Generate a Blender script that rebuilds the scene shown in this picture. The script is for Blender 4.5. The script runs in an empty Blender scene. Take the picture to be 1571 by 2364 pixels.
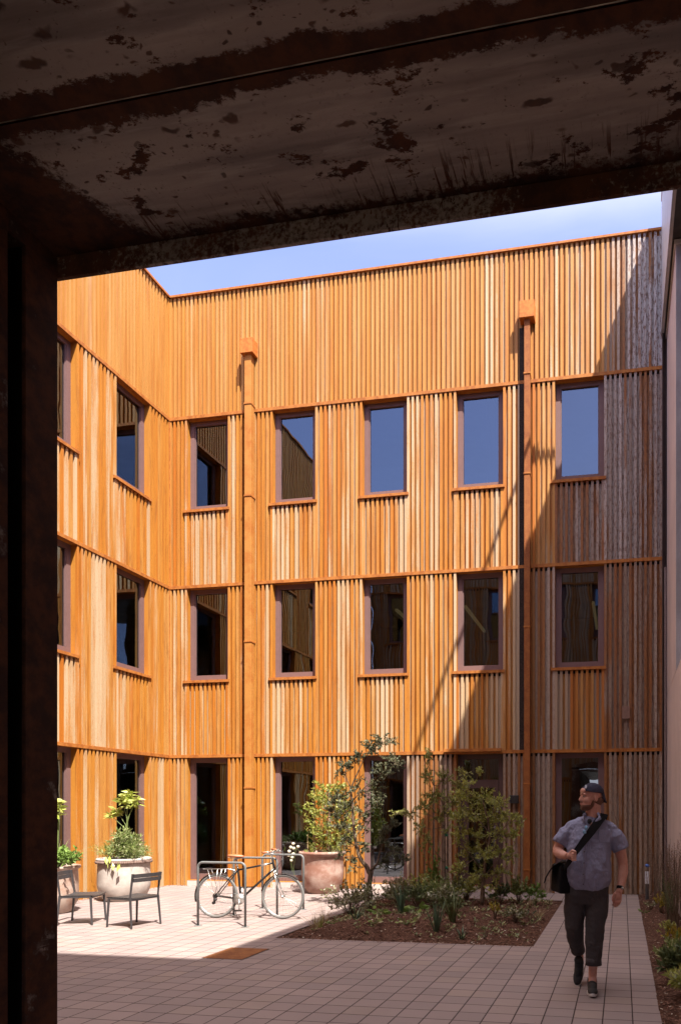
import bpy, bmesh, math, random
from mathutils import Vector, Matrix
R = math.radians
scene = bpy.context.scene
col = scene.collection
rnd = random.Random(11)

# ------------------------------------------------------------------ camera
cam_d = bpy.data.cameras.new("camera")
cam = bpy.data.objects.new("camera", cam_d)
col.objects.link(cam)
scene.camera = cam
cam.location = (0, 0, 1.65)
cam.rotation_euler = (R(90), 0, R(10.05247))
cam_d.sensor_fit = 'HORIZONTAL'
cam_d.sensor_width = 36.0
cam_d.lens = 1633.474 / 1571 * 36.0
cam_d.shift_x = (785.5 - 1145.0) / 1571.0
cam_d.shift_y = (1870.54 - 1182.0) / 1571.0
cam_d.clip_start = 0.05
cam_d.clip_end = 3000

# ------------------------------------------------------------------ light
SUN = Vector((-0.394, 0.43, -1.0)).normalized()          # direction the sunlight travels
elev = math.asin(-SUN.z)
to_sun = -SUN
world = bpy.data.worlds.new("World")
scene.world = world
world.use_nodes = True
wn = world.node_tree
bg = wn.nodes["Background"]
sky = wn.nodes.new("ShaderNodeTexSky")
sky.sky_type = 'NISHITA'
sky.sun_disc = False
sky.sun_elevation = elev
sky.sun_rotation = math.atan2(to_sun.x, to_sun.y)
sky.air_density = 1.0
sky.dust_density = 1.2
sky.ozone_density = 1.6
tint = wn.nodes.new("ShaderNodeMix"); tint.data_type = 'RGBA'; tint.blend_type = 'MULTIPLY'; tint.inputs[0].default_value = 1.0
wn.links.new(sky.outputs[0], tint.inputs[6]); tint.inputs[7].default_value = (0.66, 0.56, 0.66, 1)
tc = wn.nodes.new("ShaderNodeTexCoord"); mp = wn.nodes.new("ShaderNodeMapping"); mp.inputs["Scale"].default_value = (1.0, 2.2, 3.0); mp.inputs["Location"].default_value = (0.3, 0.1, 0.4)
cl = wn.nodes.new("ShaderNodeTexNoise"); cl.inputs["Scale"].default_value = 2.4; cl.inputs["Detail"].default_value = 6; cl.inputs["Distortion"].default_value = 0.6
wn.links.new(tc.outputs["Generated"], mp.inputs[0]); wn.links.new(mp.outputs[0], cl.inputs[0])
cr = wn.nodes.new("ShaderNodeMapRange"); cr.inputs[1].default_value = 0.42; cr.inputs[2].default_value = 0.85; cr.inputs[3].default_value = 0.0; cr.inputs[4].default_value = 0.30
wn.links.new(cl.outputs[0], cr.inputs[0])
cm = wn.nodes.new("ShaderNodeMix"); cm.data_type = 'RGBA'; wn.links.new(cr.outputs[0], cm.inputs[0]); wn.links.new(tint.outputs[2], cm.inputs[6]); cm.inputs[7].default_value = (1.25, 1.3, 1.6, 1)
# unseen bright cloud added overhead for fill light, clear blue towards the horizon
sx = wn.nodes.new("ShaderNodeSeparateXYZ"); wn.links.new(tc.outputs["Generated"], sx.inputs[0])
hr = wn.nodes.new("ShaderNodeMapRange"); hr.interpolation_type = 'SMOOTHSTEP'; hr.inputs[1].default_value = 0.60; hr.inputs[2].default_value = 0.88; wn.links.new(sx.outputs[2], hr.inputs[0])
ch_ = wn.nodes.new("ShaderNodeMapRange"); ch_.inputs[1].default_value = 0.30; ch_.inputs[2].default_value = 0.62; ch_.inputs[3].default_value = 0.35; ch_.inputs[4].default_value = 1.0; wn.links.new(cl.outputs[0], ch_.inputs[0])
hm = wn.nodes.new("ShaderNodeMath"); hm.operation = 'MULTIPLY'; wn.links.new(hr.outputs[0], hm.inputs[0]); wn.links.new(ch_.outputs[0], hm.inputs[1])
c2 = wn.nodes.new("ShaderNodeMix"); c2.data_type = 'RGBA'; wn.links.new(hm.outputs[0], c2.inputs[0]); wn.links.new(cm.outputs[2], c2.inputs[6]); c2.inputs[7].default_value = (7.4, 6.8, 6.8, 1)
wn.links.new(c2.outputs[2], bg.inputs[0])
bg.inputs[1].default_value = 0.125
sd = bpy.data.lights.new("sun", 'SUN')
sd.energy = 2.85
sd.angle = R(0.5)
sd.color = (1.0, 0.93, 0.83)
sun = bpy.data.objects.new("sun", sd)
col.objects.link(sun)
sun.rotation_euler = SUN.to_track_quat('-Z', 'Y').to_euler()
sun.location = (6, -8, 20)
scene.view_settings.view_transform = 'Standard'
scene.view_settings.look = 'None'
scene.view_settings.exposure = 2.35
scene.view_settings.gamma = 1.0
scene.cycles.max_bounces = 8
scene.cycles.diffuse_bounces = 5
scene.cycles.glossy_bounces = 4
scene.cycles.transparent_max_bounces = 12
scene.cycles.caustics_reflective = False
scene.cycles.caustics_refractive = False

# ------------------------------------------------------------------ node helper
class NG:
    def __init__(s, name):
        s.m = bpy.data.materials.new(name); s.m.use_nodes = True
        s.t = s.m.node_tree; s.p = s.t.nodes["Principled BSDF"]; s.out = s.t.nodes["Material Output"]
        s._co = None
    def n(s, typ, **kw):
        nd = s.t.nodes.new(typ)
        for k, v in kw.items(): setattr(nd, k, v)
        return nd
    def set(s, inp, v):
        if isinstance(v, bpy.types.NodeSocket): s.t.links.new(v, inp)
        elif isinstance(v, (tuple, list)) and inp.type == 'RGBA' and len(v) == 3: inp.default_value = (*v, 1)
        else: inp.default_value = v
    def co(s):
        if s._co is None: s._co = s.n("ShaderNodeTexCoord").outputs["Object"]
        return s._co
    def xyz(s, v=None):
        x = s.n("ShaderNodeSeparateXYZ"); s.set(x.inputs[0], v or s.co()); return x.outputs
    def comb(s, x, y, z):
        c = s.n("ShaderNodeCombineXYZ"); s.set(c.inputs[0], x); s.set(c.inputs[1], y); s.set(c.inputs[2], z); return c.outputs[0]
    def math(s, op, a, b=0.0, c=0.0, clamp=False):
        m = s.n("ShaderNodeMath", operation=op, use_clamp=clamp)
        s.set(m.inputs[0], a); s.set(m.inputs[1], b); s.set(m.inputs[2], c); return m.outputs[0]
    def mapv(s, scale, v=None, loc=(0, 0, 0)):
        m = s.n("ShaderNodeMapping"); s.set(m.inputs[0], v or s.co()); m.inputs["Scale"].default_value = scale; m.inputs["Location"].default_value = loc
        return m.outputs[0]
    def noise(s, scale, v=None, detail=4, rough=0.55, dist=0.0):
        n = s.n("ShaderNodeTexNoise"); s.set(n.inputs["Vector"], v or s.co())
        n.inputs["Scale"].default_value = scale; n.inputs["Detail"].default_value = detail
        n.inputs["Roughness"].default_value = rough; n.inputs["Distortion"].default_value = dist
        return n.outputs["Fac"]
    def ramp(s, fac, a, b, va=0.0, vb=1.0):
        m = s.n("ShaderNodeMapRange", interpolation_type='SMOOTHSTEP')
        s.set(m.inputs[0], fac); s.set(m.inputs[1], a); s.set(m.inputs[2], b); s.set(m.inputs[3], va); s.set(m.inputs[4], vb)
        return m.outputs[0]
    def mix(s, fac, a, b, mode='MIX'):
        m = s.n("ShaderNodeMix", data_type='RGBA', blend_type=mode)
        s.set(m.inputs[0], fac); s.set(m.inputs[6], a); s.set(m.inputs[7], b); return m.outputs[2]
    def white(s, v):
        w = s.n("ShaderNodeTexWhiteNoise"); s.set(w.inputs[0], v); return w.outputs[0]
    def bump(s, h, strength=0.3, dist=0.01):
        b = s.n("ShaderNodeBump"); s.set(b.inputs["Height"], h); b.inputs["Strength"].default_value = strength; b.inputs["Distance"].default_value = dist
        s.set(s.p.inputs["Normal"], b.outputs[0]); return b.outputs[0]
    def base(s, c, rough=0.7, metal=0.0, spec=None):
        s.set(s.p.inputs["Base Color"], c); s.set(s.p.inputs["Roughness"], rough); s.set(s.p.inputs["Metallic"], metal)
        if spec is not None: s.p.inputs["Specular IOR Level"].default_value = spec
        return s.m

def simple(name, c, rough=0.6, metal=0.0, var=0.15, scale=30, spec=None):
    g = NG(name)
    f = g.noise(scale, detail=5)
    c2 = g.mix(g.ramp(f, 0.3, 0.7), tuple(x * (1 - var) for x in c), tuple(min(1, x * (1 + var)) for x in c))
    g.bump(f, 0.12, 0.003)
    return g.base(c2, rough, metal, spec)

# ------------------------------------------------------------------ materials
def mat_cladding():
    g = NG("weathered_rust_cladding")
    a = g.n("ShaderNodeAttribute", attribute_name="slat")
    s = g.n("ShaderNodeSeparateColor"); g.set(s.inputs[0], a.outputs["Color"])
    r, gr, r2 = s.outputs[0], s.outputs[1], s.outputs[2]
    x, y, z = g.xyz()
    stre = g.noise(1.0, g.comb(g.math('MULTIPLY', g.math('ADD', x, y), 5.0), g.math('MULTIPLY', r, 40.0), g.math('MULTIPLY', z, 0.55)), 4)
    fine = g.noise(42, g.mapv((1, 1, 0.55)), 3, 0.6)
    rust = g.mix(g.ramp(r, 0.0, 0.38), (0.41, 0.130, 0.010), (0.425, 0.172, 0.020))
    rust = g.mix(g.ramp(r, 0.35, 1.0), rust, (0.43, 0.215, 0.056))
    rust = g.mix(g.ramp(gr, 0.42, 0.72, 0, 0.85), rust, (0.20, 0.085, 0.032))
    rust = g.mix(g.ramp(stre, 0.42, 0.72, 0, 0.55), rust, (0.31, 0.088, 0.007))
    brn = g.math('MULTIPLY', g.ramp(g.noise(1.0, g.comb(g.math('MULTIPLY', g.math('ADD', x, y), 22.0), g.math('MULTIPLY', r2, 30.0), g.math('MULTIPLY', z, 1.3)), 5, 0.65), 0.50, 0.68), g.ramp(gr, 0.06, 0.25, 0.10, 0.62))
    rust = g.mix(brn, rust, (0.235, 0.078, 0.014))
    pit = g.ramp(g.noise(55, g.mapv((1, 1, 0.7)), 3, 0.7), 0.60, 0.70, 0, 0.35)
    rust = g.mix(pit, rust, (0.20, 0.065, 0.012))
    # grey patina, slat by slat, in streaks
    thr = g.math('SUBTRACT', g.math('ADD', g.math('MULTIPLY', r2, 0.9), g.math('ADD', g.math('MULTIPLY', stre, 0.5), g.math('MULTIPLY', g.math('MULTIPLY', g.math('SUBTRACT', stre, 0.42), 1.5), gr))), g.math('MULTIPLY', gr, 0.98))
    pat = g.ramp(thr, 0.42, 0.08)
    sp = g.ramp(g.math('ADD', fine, g.math('MULTIPLY', g.math('SUBTRACT', pat, 0.5), 0.42)), 0.44, 0.58)
    pat2 = g.math('MULTIPLY', g.math('MAXIMUM', g.math('MULTIPLY', pat, 0.55), g.math('MULTIPLY', sp, pat)), 1.0, clamp=True)
    greyc = g.mix(r, (0.42, 0.280, 0.150), (0.49, 0.36, 0.225))
    greyc = g.mix(g.ramp(gr, 0.38, 0.60), greyc, g.mix(r, (0.23, 0.155, 0.105), (0.38, 0.285, 0.215)))
    greyc = g.mix(g.ramp(gr, 0.72, 0.90), greyc, g.mix(r, (0.27, 0.225, 0.20), (0.50, 0.46, 0.44)))
    c = g.mix(pat2, rust, greyc)
    # dark rust specks where the patina is strong
    dk = g.math('MULTIPLY', g.ramp(g.noise(26, g.mapv((1, 1, 0.35)), 4, 0.7), 0.46, 0.62), g.ramp(gr, 0.45, 0.95))
    c = g.mix(g.math('MULTIPLY', dk, 0.9), c, (0.11, 0.036, 0.012))
    c = g.mix(g.ramp(fine, 0.55, 0.72, 0, 0.22), c, (0.16, 0.06, 0.02))
    g.bump(fine, 0.2, 0.004)
    return g.base(c, 0.66, 0.0, 0.35)

def mat_rust(name, base=(0.50, 0.15, 0.03), dark=(0.24, 0.06, 0.012), sc=9):
    g = NG(name)
    f = g.noise(sc, detail=7, rough=0.65); f2 = g.noise(sc * 7, detail=4)
    c = g.mix(g.ramp(f, 0.38, 0.68), base, dark)
    c = g.mix(g.ramp(f2, 0.5, 0.75, 0, 0.35), c, (0.46, 0.19, 0.05))
    g.bump(f2, 0.2, 0.003)
    return g.base(c, 0.75, 0.0, 0.3)

def mat_plate(name, kind):
    # mill-scaled steel: grey skin, rust creeping in from the seams, spots and runs
    g = NG(name)
    x, y, z = g.xyz()
    big = g.noise(2.2, g.mapv((1.0, 2.2, 1.0)), 5, 0.6)
    med = g.noise(16, detail=6, rough=0.7)
    fin = g.noise(70, detail=4, rough=0.7)
    skin = g.mix(g.ramp(g.noise(3.0, g.mapv((0.5, 5, 1)), 4), 0.35, 0.7), (0.40, 0.335, 0.275), (0.19, 0.155, 0.135))
    skin = g.mix(g.ramp(g.noise(9, g.mapv((0.4, 3.2, 1)), 5, 0.6), 0.5, 0.72, 0, 0.5), skin, (0.56, 0.50, 0.42))
    jit = g.math('ADD', g.math('MULTIPLY', g.math('SUBTRACT', g.noise(26, g.mapv((1, 1.6, 1)), 6, 0.75), 0.5), 0.085), g.math('MULTIPLY', g.math('SUBTRACT', g.noise(3.0, g.mapv((1.5, 1, 1)), 5, 0.6), 0.5), 0.09))
    if kind == 'front':      # between the seam at y=1.348 and the lip at y=1.7
        e1 = g.ramp(g.math('ADD', y, jit), 1.392, 1.382)
        e2 = g.ramp(g.math('ADD', g.math('SUBTRACT', y, g.math('MULTIPLY', jit, 0.7)), g.math('MULTIPLY', g.math('SUBTRACT', fin, 0.5), 0.10)), 1.660, 1.690)
        e3 = g.ramp(g.math('ADD', g.math('SUBTRACT', g.math('SUBTRACT', x, g.math('MULTIPLY', g.math('SUBTRACT', y, 1.35), 0.55)), g.math('MULTIPLY', jit, 1.4)), g.math('MULTIPLY', g.math('SUBTRACT', fin, 0.5), 0.14)), -1.385, -1.43)
        e4 = g.ramp(g.math('ADD', g.math('ADD', x, g.math('MULTIPLY', g.math('SUBTRACT', y, 1.70), 0.9)), g.math('MULTIPLY', jit, 2.2)), 0.10, 0.22)
        e = g.math('MAXIMUM', g.math('MAXIMUM', e1, e2), g.math('MAXIMUM', e3, e4))
        tint = e1
    elif kind == 'back':     # deeper plate, rust band along the seam
        e = g.ramp(g.math('ADD', y, g.math('MULTIPLY', jit, 0.8)), 1.296, 1.305)
        tint = e
    else:
        e = g.ramp(g.math('ADD', g.math('MULTIPLY', big, 0.55) if kind == 'lip' else big, g.math('MULTIPLY', fin, 0.45) if kind == 'lip' else g.math('MULTIPLY', g.math('SUBTRACT', med, 0.5), 0.5)), 0.40 if kind == 'lip' else 0.30, 0.52 if kind == 'lip' else 0.42)
        tint = e
    # isolated rust spots, elongated along the beam, and thin runs
    wv = g.n("ShaderNodeVectorMath", operation='ADD'); wn_ = g.n("ShaderNodeTexNoise"); wn_.inputs["Scale"].default_value = 22; g.set(wn_.inputs["Vector"], g.co())
    ws = g.n("ShaderNodeVectorMath", operation='SCALE'); g.set(ws.inputs[0], wn_.outputs["Color"]); ws.inputs["Scale"].default_value = 0.05; g.set(wv.inputs[0], g.co()); g.set(wv.inputs[1], ws.outputs[0])
    def spots(sc, mp, a, b, n0, n1, ns):
        v = g.n("ShaderNodeTexVoronoi", feature='F1'); g.set(v.inputs["Vector"], g.mapv(mp, wv.outputs[0])); v.inputs["Scale"].default_value = sc
        sz = g.white(v.outputs["Position"])
        return g.math('MULTIPLY', g.ramp(g.math('ADD', v.outputs["Distance"], g.math('MULTIPLY', sz, 0.35)), b, a), g.ramp(g.noise(ns, detail=3), n0, n1))
    spot = g.math('MAXIMUM', spots(1.0, (8, 22, 8), 0.26, 0.36, 0.34, 0.50, 2.6), g.math('MAXIMUM', spots(1.0, (26, 50, 26), 0.20, 0.32, 0.38, 0.54, 3.4), spots(1.0, (70, 110, 70), 0.18, 0.28, 0.42, 0.60, 5.0)))
    spot = g.math('MULTIPLY', spot, 0.85)
    run = g.math('MULTIPLY', g.ramp(g.noise(30, g.mapv((1.6, 0.16, 1), loc=(0, 0.3, 0)), 5, 0.7, 0.9), 0.60, 0.66), g.ramp(g.math('ADD', g.math('ADD', y, g.math('MULTIPLY', big, 0.16)), g.math('MULTIPLY', med, 0.1)), 1.70, 1.80))
    scr = g.math('MULTIPLY', g.ramp(g.math('ABSOLUTE', g.math('SUBTRACT', g.noise(2.3, g.mapv((1, 1.9, 1), loc=(4, 2, 0)), 3, 0.5, 0.3), 0.5)), 0.007, 0.003), g.ramp(g.noise(6, detail=4), 0.5, 0.6))
    scr = g.ramp(g.math('SUBTRACT', g.noise(40, g.mapv((2.2, 0.10, 1), loc=(1, 0.7, 0)), 4, 0.7, 0.6), g.math('MULTIPLY', g.noise(3, detail=3), 0.25)), 0.44, 0.50)
    scr = g.math('MULTIPLY', scr, g.ramp(g.math('ADD', y, g.math('MULTIPLY', med, 0.16)), 1.62, 1.74))
    run = g.math('MAXIMUM', run, scr)
    blot = g.ramp(g.math('ADD', g.noise(7, g.mapv((0.8, 1.4, 1)), 7, 0.72), g.math('MULTIPLY', g.math('SUBTRACT', big, 0.5), 0.4)), 0.565, 0.60)
    allr = g.math('MAXIMUM', g.math('MAXIMUM', e, spot), g.math('MAXIMUM', run, blot), clamp=True)
    rustc = g.mix(g.ramp(med, 0.35, 0.65), (0.040, 0.017, 0.011), (0.105, 0.038, 0.015))
    rustc = g.mix(g.math('MULTIPLY', tint, 0.20 if kind != 'jamb' else 0.0), rustc, (0.10, 0.03, 0.008))
    c = g.mix(allr, skin, rustc)
    c = g.mix(g.ramp(fin, 0.55, 0.8, 0, 0.35), c, (0.04, 0.022, 0.014))
    g.bump(g.math('ADD', med, g.math('MULTIPLY', allr, -0.4)), 0.25, 0.004)
    return g.base(c, g.mix(allr, (0.42, 0.42, 0.42), (0.85, 0.85, 0.85)), 0.0, 0.35)

def mat_paving():
    g = NG("pink_grey_pavers")
    x, y, z = g.xyz()
    PX, PY = 0.2325, 0.2310
    u = g.math('DIVIDE', g.math('SUBTRACT', x, 0.084), PX)
    v0 = g.math('DIVIDE', g.math('SUBTRACT', y, 0.106), PY)
    iu = g.math('FLOOR', u)
    v = g.math('ADD', v0, g.math('MULTIPLY', g.white(g.comb(iu, 3.7, 0)), 0.07))
    iv = g.math('FLOOR', v)
    fu = g.math('SUBTRACT', u, iu); fv = g.math('SUBTRACT', v, iv)
    du = g.math('MULTIPLY', g.math('MINIMUM', fu, g.math('SUBTRACT', 1.0, fu)), PX)
    dv = g.math('MULTIPLY', g.math('MINIMUM', fv, g.math('SUBTRACT', 1.0, fv)), PY)
    wj = g.math('MULTIPLY', g.math('SUBTRACT', g.noise(30, detail=2), 0.5), 0.003)
    ju = g.ramp(g.math('ADD', du, wj), 0.0062, 0.0036)
    jv = g.ramp(g.math('ADD', dv, wj), 0.0068, 0.0040)
    j = g.math('MAXIMUM', ju, g.math('MULTIPLY', jv, 0.95))
    rid = g.white(g.comb(iu, iv, 0.5))
    rid2 = g.white(g.comb(iv, iu, 7.5))
    c = g.mix(rid, (0.232, 0.187, 0.180), (0.292, 0.228, 0.212))
    c = g.mix(g.ramp(rid2, 0.72, 1.0, 0, 0.45), c, (0.290, 0.226, 0.186))
    stain = g.noise(1.1, detail=5)
    c = g.mix(g.ramp(stain, 0.35, 0.7, 0, 0.30), c, (0.19, 0.148, 0.138))
    gr = g.noise(160, detail=3)
    c = g.mix(g.ramp(gr, 0.42, 0.72, 0, 0.24), c, (0.20, 0.155, 0.145))
    spots = g.ramp(g.noise(14, detail=3), 0.70, 0.74, 0, 0.35)
    c = g.mix(spots, c, (0.15, 0.11, 0.10))
    c = g.mix(j, c, (0.030, 0.019, 0.018))
    edge = g.ramp(g.math('MINIMUM', du, dv), 0.0, 0.010)
    g.bump(g.math('ADD', edge, g.math('MULTIPLY', gr, 0.10)), 0.5, 0.004)
    return g.base(c, 0.85, 0.0, 0.25)

def mat_soil():
    g = NG("bark_mulch")
    n1 = g.noise(34, g.mapv((1, 1.8, 1)), 6, 0.75, 0.6); n2 = g.noise(5, detail=4)
    c = g.mix(g.ramp(n1, 0.35, 0.65), (0.055, 0.028, 0.019), (0.17, 0.085, 0.056))
    c = g.mix(g.ramp(n2, 0.35, 0.65, 0, 0.5), c, (0.075, 0.034, 0.024))
    g.bump(n1, 0.9, 0.03)
    return g.base(c, 0.95, 0, 0.1)

def mat_leaf(name, c1, c2, trans=0.25, rough=0.5, c3=None):
    g = NG(name)
    ri = g.n("ShaderNodeNewGeometry").outputs["Random Per Island"]
    c = g.mix(ri, c1, c2)
    if c3: c = g.mix(g.ramp(g.white(g.comb(ri, 1.3, 2.0)), 0.75, 0.95), c, c3)
    g.base(c, rough, 0, 0.4)
    tr = g.n("ShaderNodeBsdfTranslucent"); g.set(tr.inputs[0], c)
    mx = g.n("ShaderNodeMixShader"); mx.inputs[0].default_value = trans
    g.t.links.new(g.p.outputs[0], mx.inputs[1]); g.t.links.new(tr.outputs[0], mx.inputs[2]); g.t.links.new(mx.outputs[0], g.out.inputs[0])
    return g.m

def mat_bark(name, c1=(0.07, 0.045, 0.03), c2=(0.16, 0.11, 0.075)):
    g = NG(name)
    f = g.noise(30, g.mapv((1, 1, 0.3)), 5, 0.6)
    g.bump(f, 0.6, 0.006)
    return g.base(g.mix(g.ramp(f, 0.35, 0.65), c1, c2), 0.9, 0, 0.2)

def mat_glass():
    g = NG("window_glass")
    lw = g.n("ShaderNodeFresnel"); lw.inputs[0].default_value = 1.5
    wob = g.noise(1.6, detail=1)
    b = g.n("ShaderNodeBump"); g.set(b.inputs["Height"], wob); b.inputs["Strength"].default_value = 0.05; b.inputs["Distance"].default_value = 0.05
    gl = g.n("ShaderNodeBsdfGlossy"); gl.inputs["Color"].default_value = (0.72, 0.86, 1.0, 1); gl.inputs["Roughness"].default_value = 0.0
    g.set(gl.inputs["Normal"], b.outputs[0])
    tr = g.n("ShaderNodeBsdfTransparent"); tr.inputs["Color"].default_value = (0.30, 0.31, 0.29, 1)
    fac = g.math('ADD', g.math('MULTIPLY', lw.outputs[0], 1.3), 0.125, clamp=True)
    mx = g.n("ShaderNodeMixShader"); g.set(mx.inputs[0], fac)
    g.t.links.new(tr.outputs[0], mx.inputs[1]); g.t.links.new(gl.outputs[0], mx.inputs[2]); g.t.links.new(mx.outputs[0], g.out.inputs[0])
    return g.m

def mat_emit(name, c, st):
    g = NG(name); g.base((0.6, 0.55, 0.4), 0.5)
    g.p.inputs["Emission Color"].default_value = (*c, 1); g.p.inputs["Emission Strength"].default_value = st
    return g.m

def mat_concrete(name, c, var=0.18):
    g = NG(name)
    f = g.noise(1.6, g.mapv((1, 1, 0.6)), 6, 0.6); f2 = g.noise(60, detail=3)
    x, y, z = g.xyz()
    cc = g.mix(g.ramp(f, 0.3, 0.7), tuple(v * (1 - var) for v in c), tuple(v * (1 + var) for v in c))
    cc = g.mix(g.ramp(f2, 0.55, 0.75, 0, 0.15), cc, tuple(v * 0.5 for v in c))
    st = g.noise(6, g.mapv((1, 1, 0.06)), 4, 0.6)
    cc = g.mix(g.ramp(st, 0.58, 0.75, 0, 0.25), cc, tuple(v * 0.6 for v in c))
    g.bump(f2, 0.15, 0.003)
    return g.base(cc, 0.85, 0, 0.25)

def mat_pot(name, c, wash):
    g = NG(name)
    n = g.noise(3.2, g.mapv((1, 1, 1.3)), 6, 0.6); n2 = g.noise(30, g.mapv((1, 1, 4)), 4, 0.6)
    cc = g.mix(g.ramp(n, 0.35, 0.68), c, wash)
    cc = g.mix(g.ramp(n2, 0.5, 0.75, 0, 0.3), cc, tuple(v * 0.7 for v in c))
    g.bump(n2, 0.2, 0.004)
    return g.base(cc, 0.8, 0, 0.25)

MT = {}
MT['clad'] = mat_cladding()
MT['flash'] = mat_rust("rusted_flashing", (0.38, 0.138, 0.026), (0.26, 0.075, 0.012))
MT['hopper'] = mat_rust("rusted_box", (0.46, 0.16, 0.028), (0.37, 0.095, 0.014), 14)
MT['rust_plate'] = mat_rust("rusted_cover", (0.22, 0.085, 0.030), (0.15, 0.05, 0.018), 6)
MT['plate_front'] = mat_plate("mill_scale_front", 'front')
MT['plate_back'] = mat_plate("mill_scale_back", 'back')
MT['plate_lip'] = mat_plate("mill_scale_lip", 'lip')
MT['plate_jamb'] = mat_plate("mill_scale_jamb", 'jamb')
MT['bright_edge'] = simple("bare_steel_edge", (0.22, 0.18, 0.13), 0.4, 0.3, 0.8, 12)
MT['black'] = simple("black_recess", (0.008, 0.006, 0.005), 0.9)
MT['frame'] = simple("mauve_window_frame", (0.165, 0.098, 0.092), 0.6, 0.0, 0.04, 8, spec=.2)
MT['glass'] = mat_glass()
MT['paving'] = mat_paving()
MT['soil'] = mat_soil()
MT['inter'] = simple("interior_wall", (0.17, 0.09, 0.045), 0.9, 0, 0.2, 1.5)
MT['inter_c'] = simple("interior_ceiling", (0.16, 0.12, 0.06), 0.9, 0, 0.2, 1.5)
MT['strip'] = mat_emit("strip_lamp", (1.0, 0.75, 0.35), 0.03)
MT['conc_pink'] = mat_concrete("pinkish_render", (0.52, 0.435, 0.405), 0.08)
MT['conc_grey'] = mat_concrete("grey_concrete", (0.34, 0.315, 0.31), 0.2)
MT['grey_metal'] = simple("light_grey_fascia", (0.45, 0.45, 0.47), 0.45, 0.0, 0.1, 4)
MT['dark_metal'] = simple("dark_grey_metal", (0.055, 0.05, 0.048), 0.5, 0.0, 0.2, 10)
MT['purple_clad'] = simple("mauve_cladding", (0.22, 0.16, 0.17), 0.6, 0, 0.1, 4)
MT['furn'] = simple("charcoal_powder_coat", (0.045, 0.042, 0.045), 0.42, 0.0, 0.15, 60)
MT['rack'] = simple("galvanised_grey_paint", (0.14, 0.145, 0.145), 0.5, 0.0, 0.12, 60)
MT['brownish'] = simple("dark_brown_trim", (0.05, 0.022, 0.014), 0.7, 0, 0.2, 5)

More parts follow.
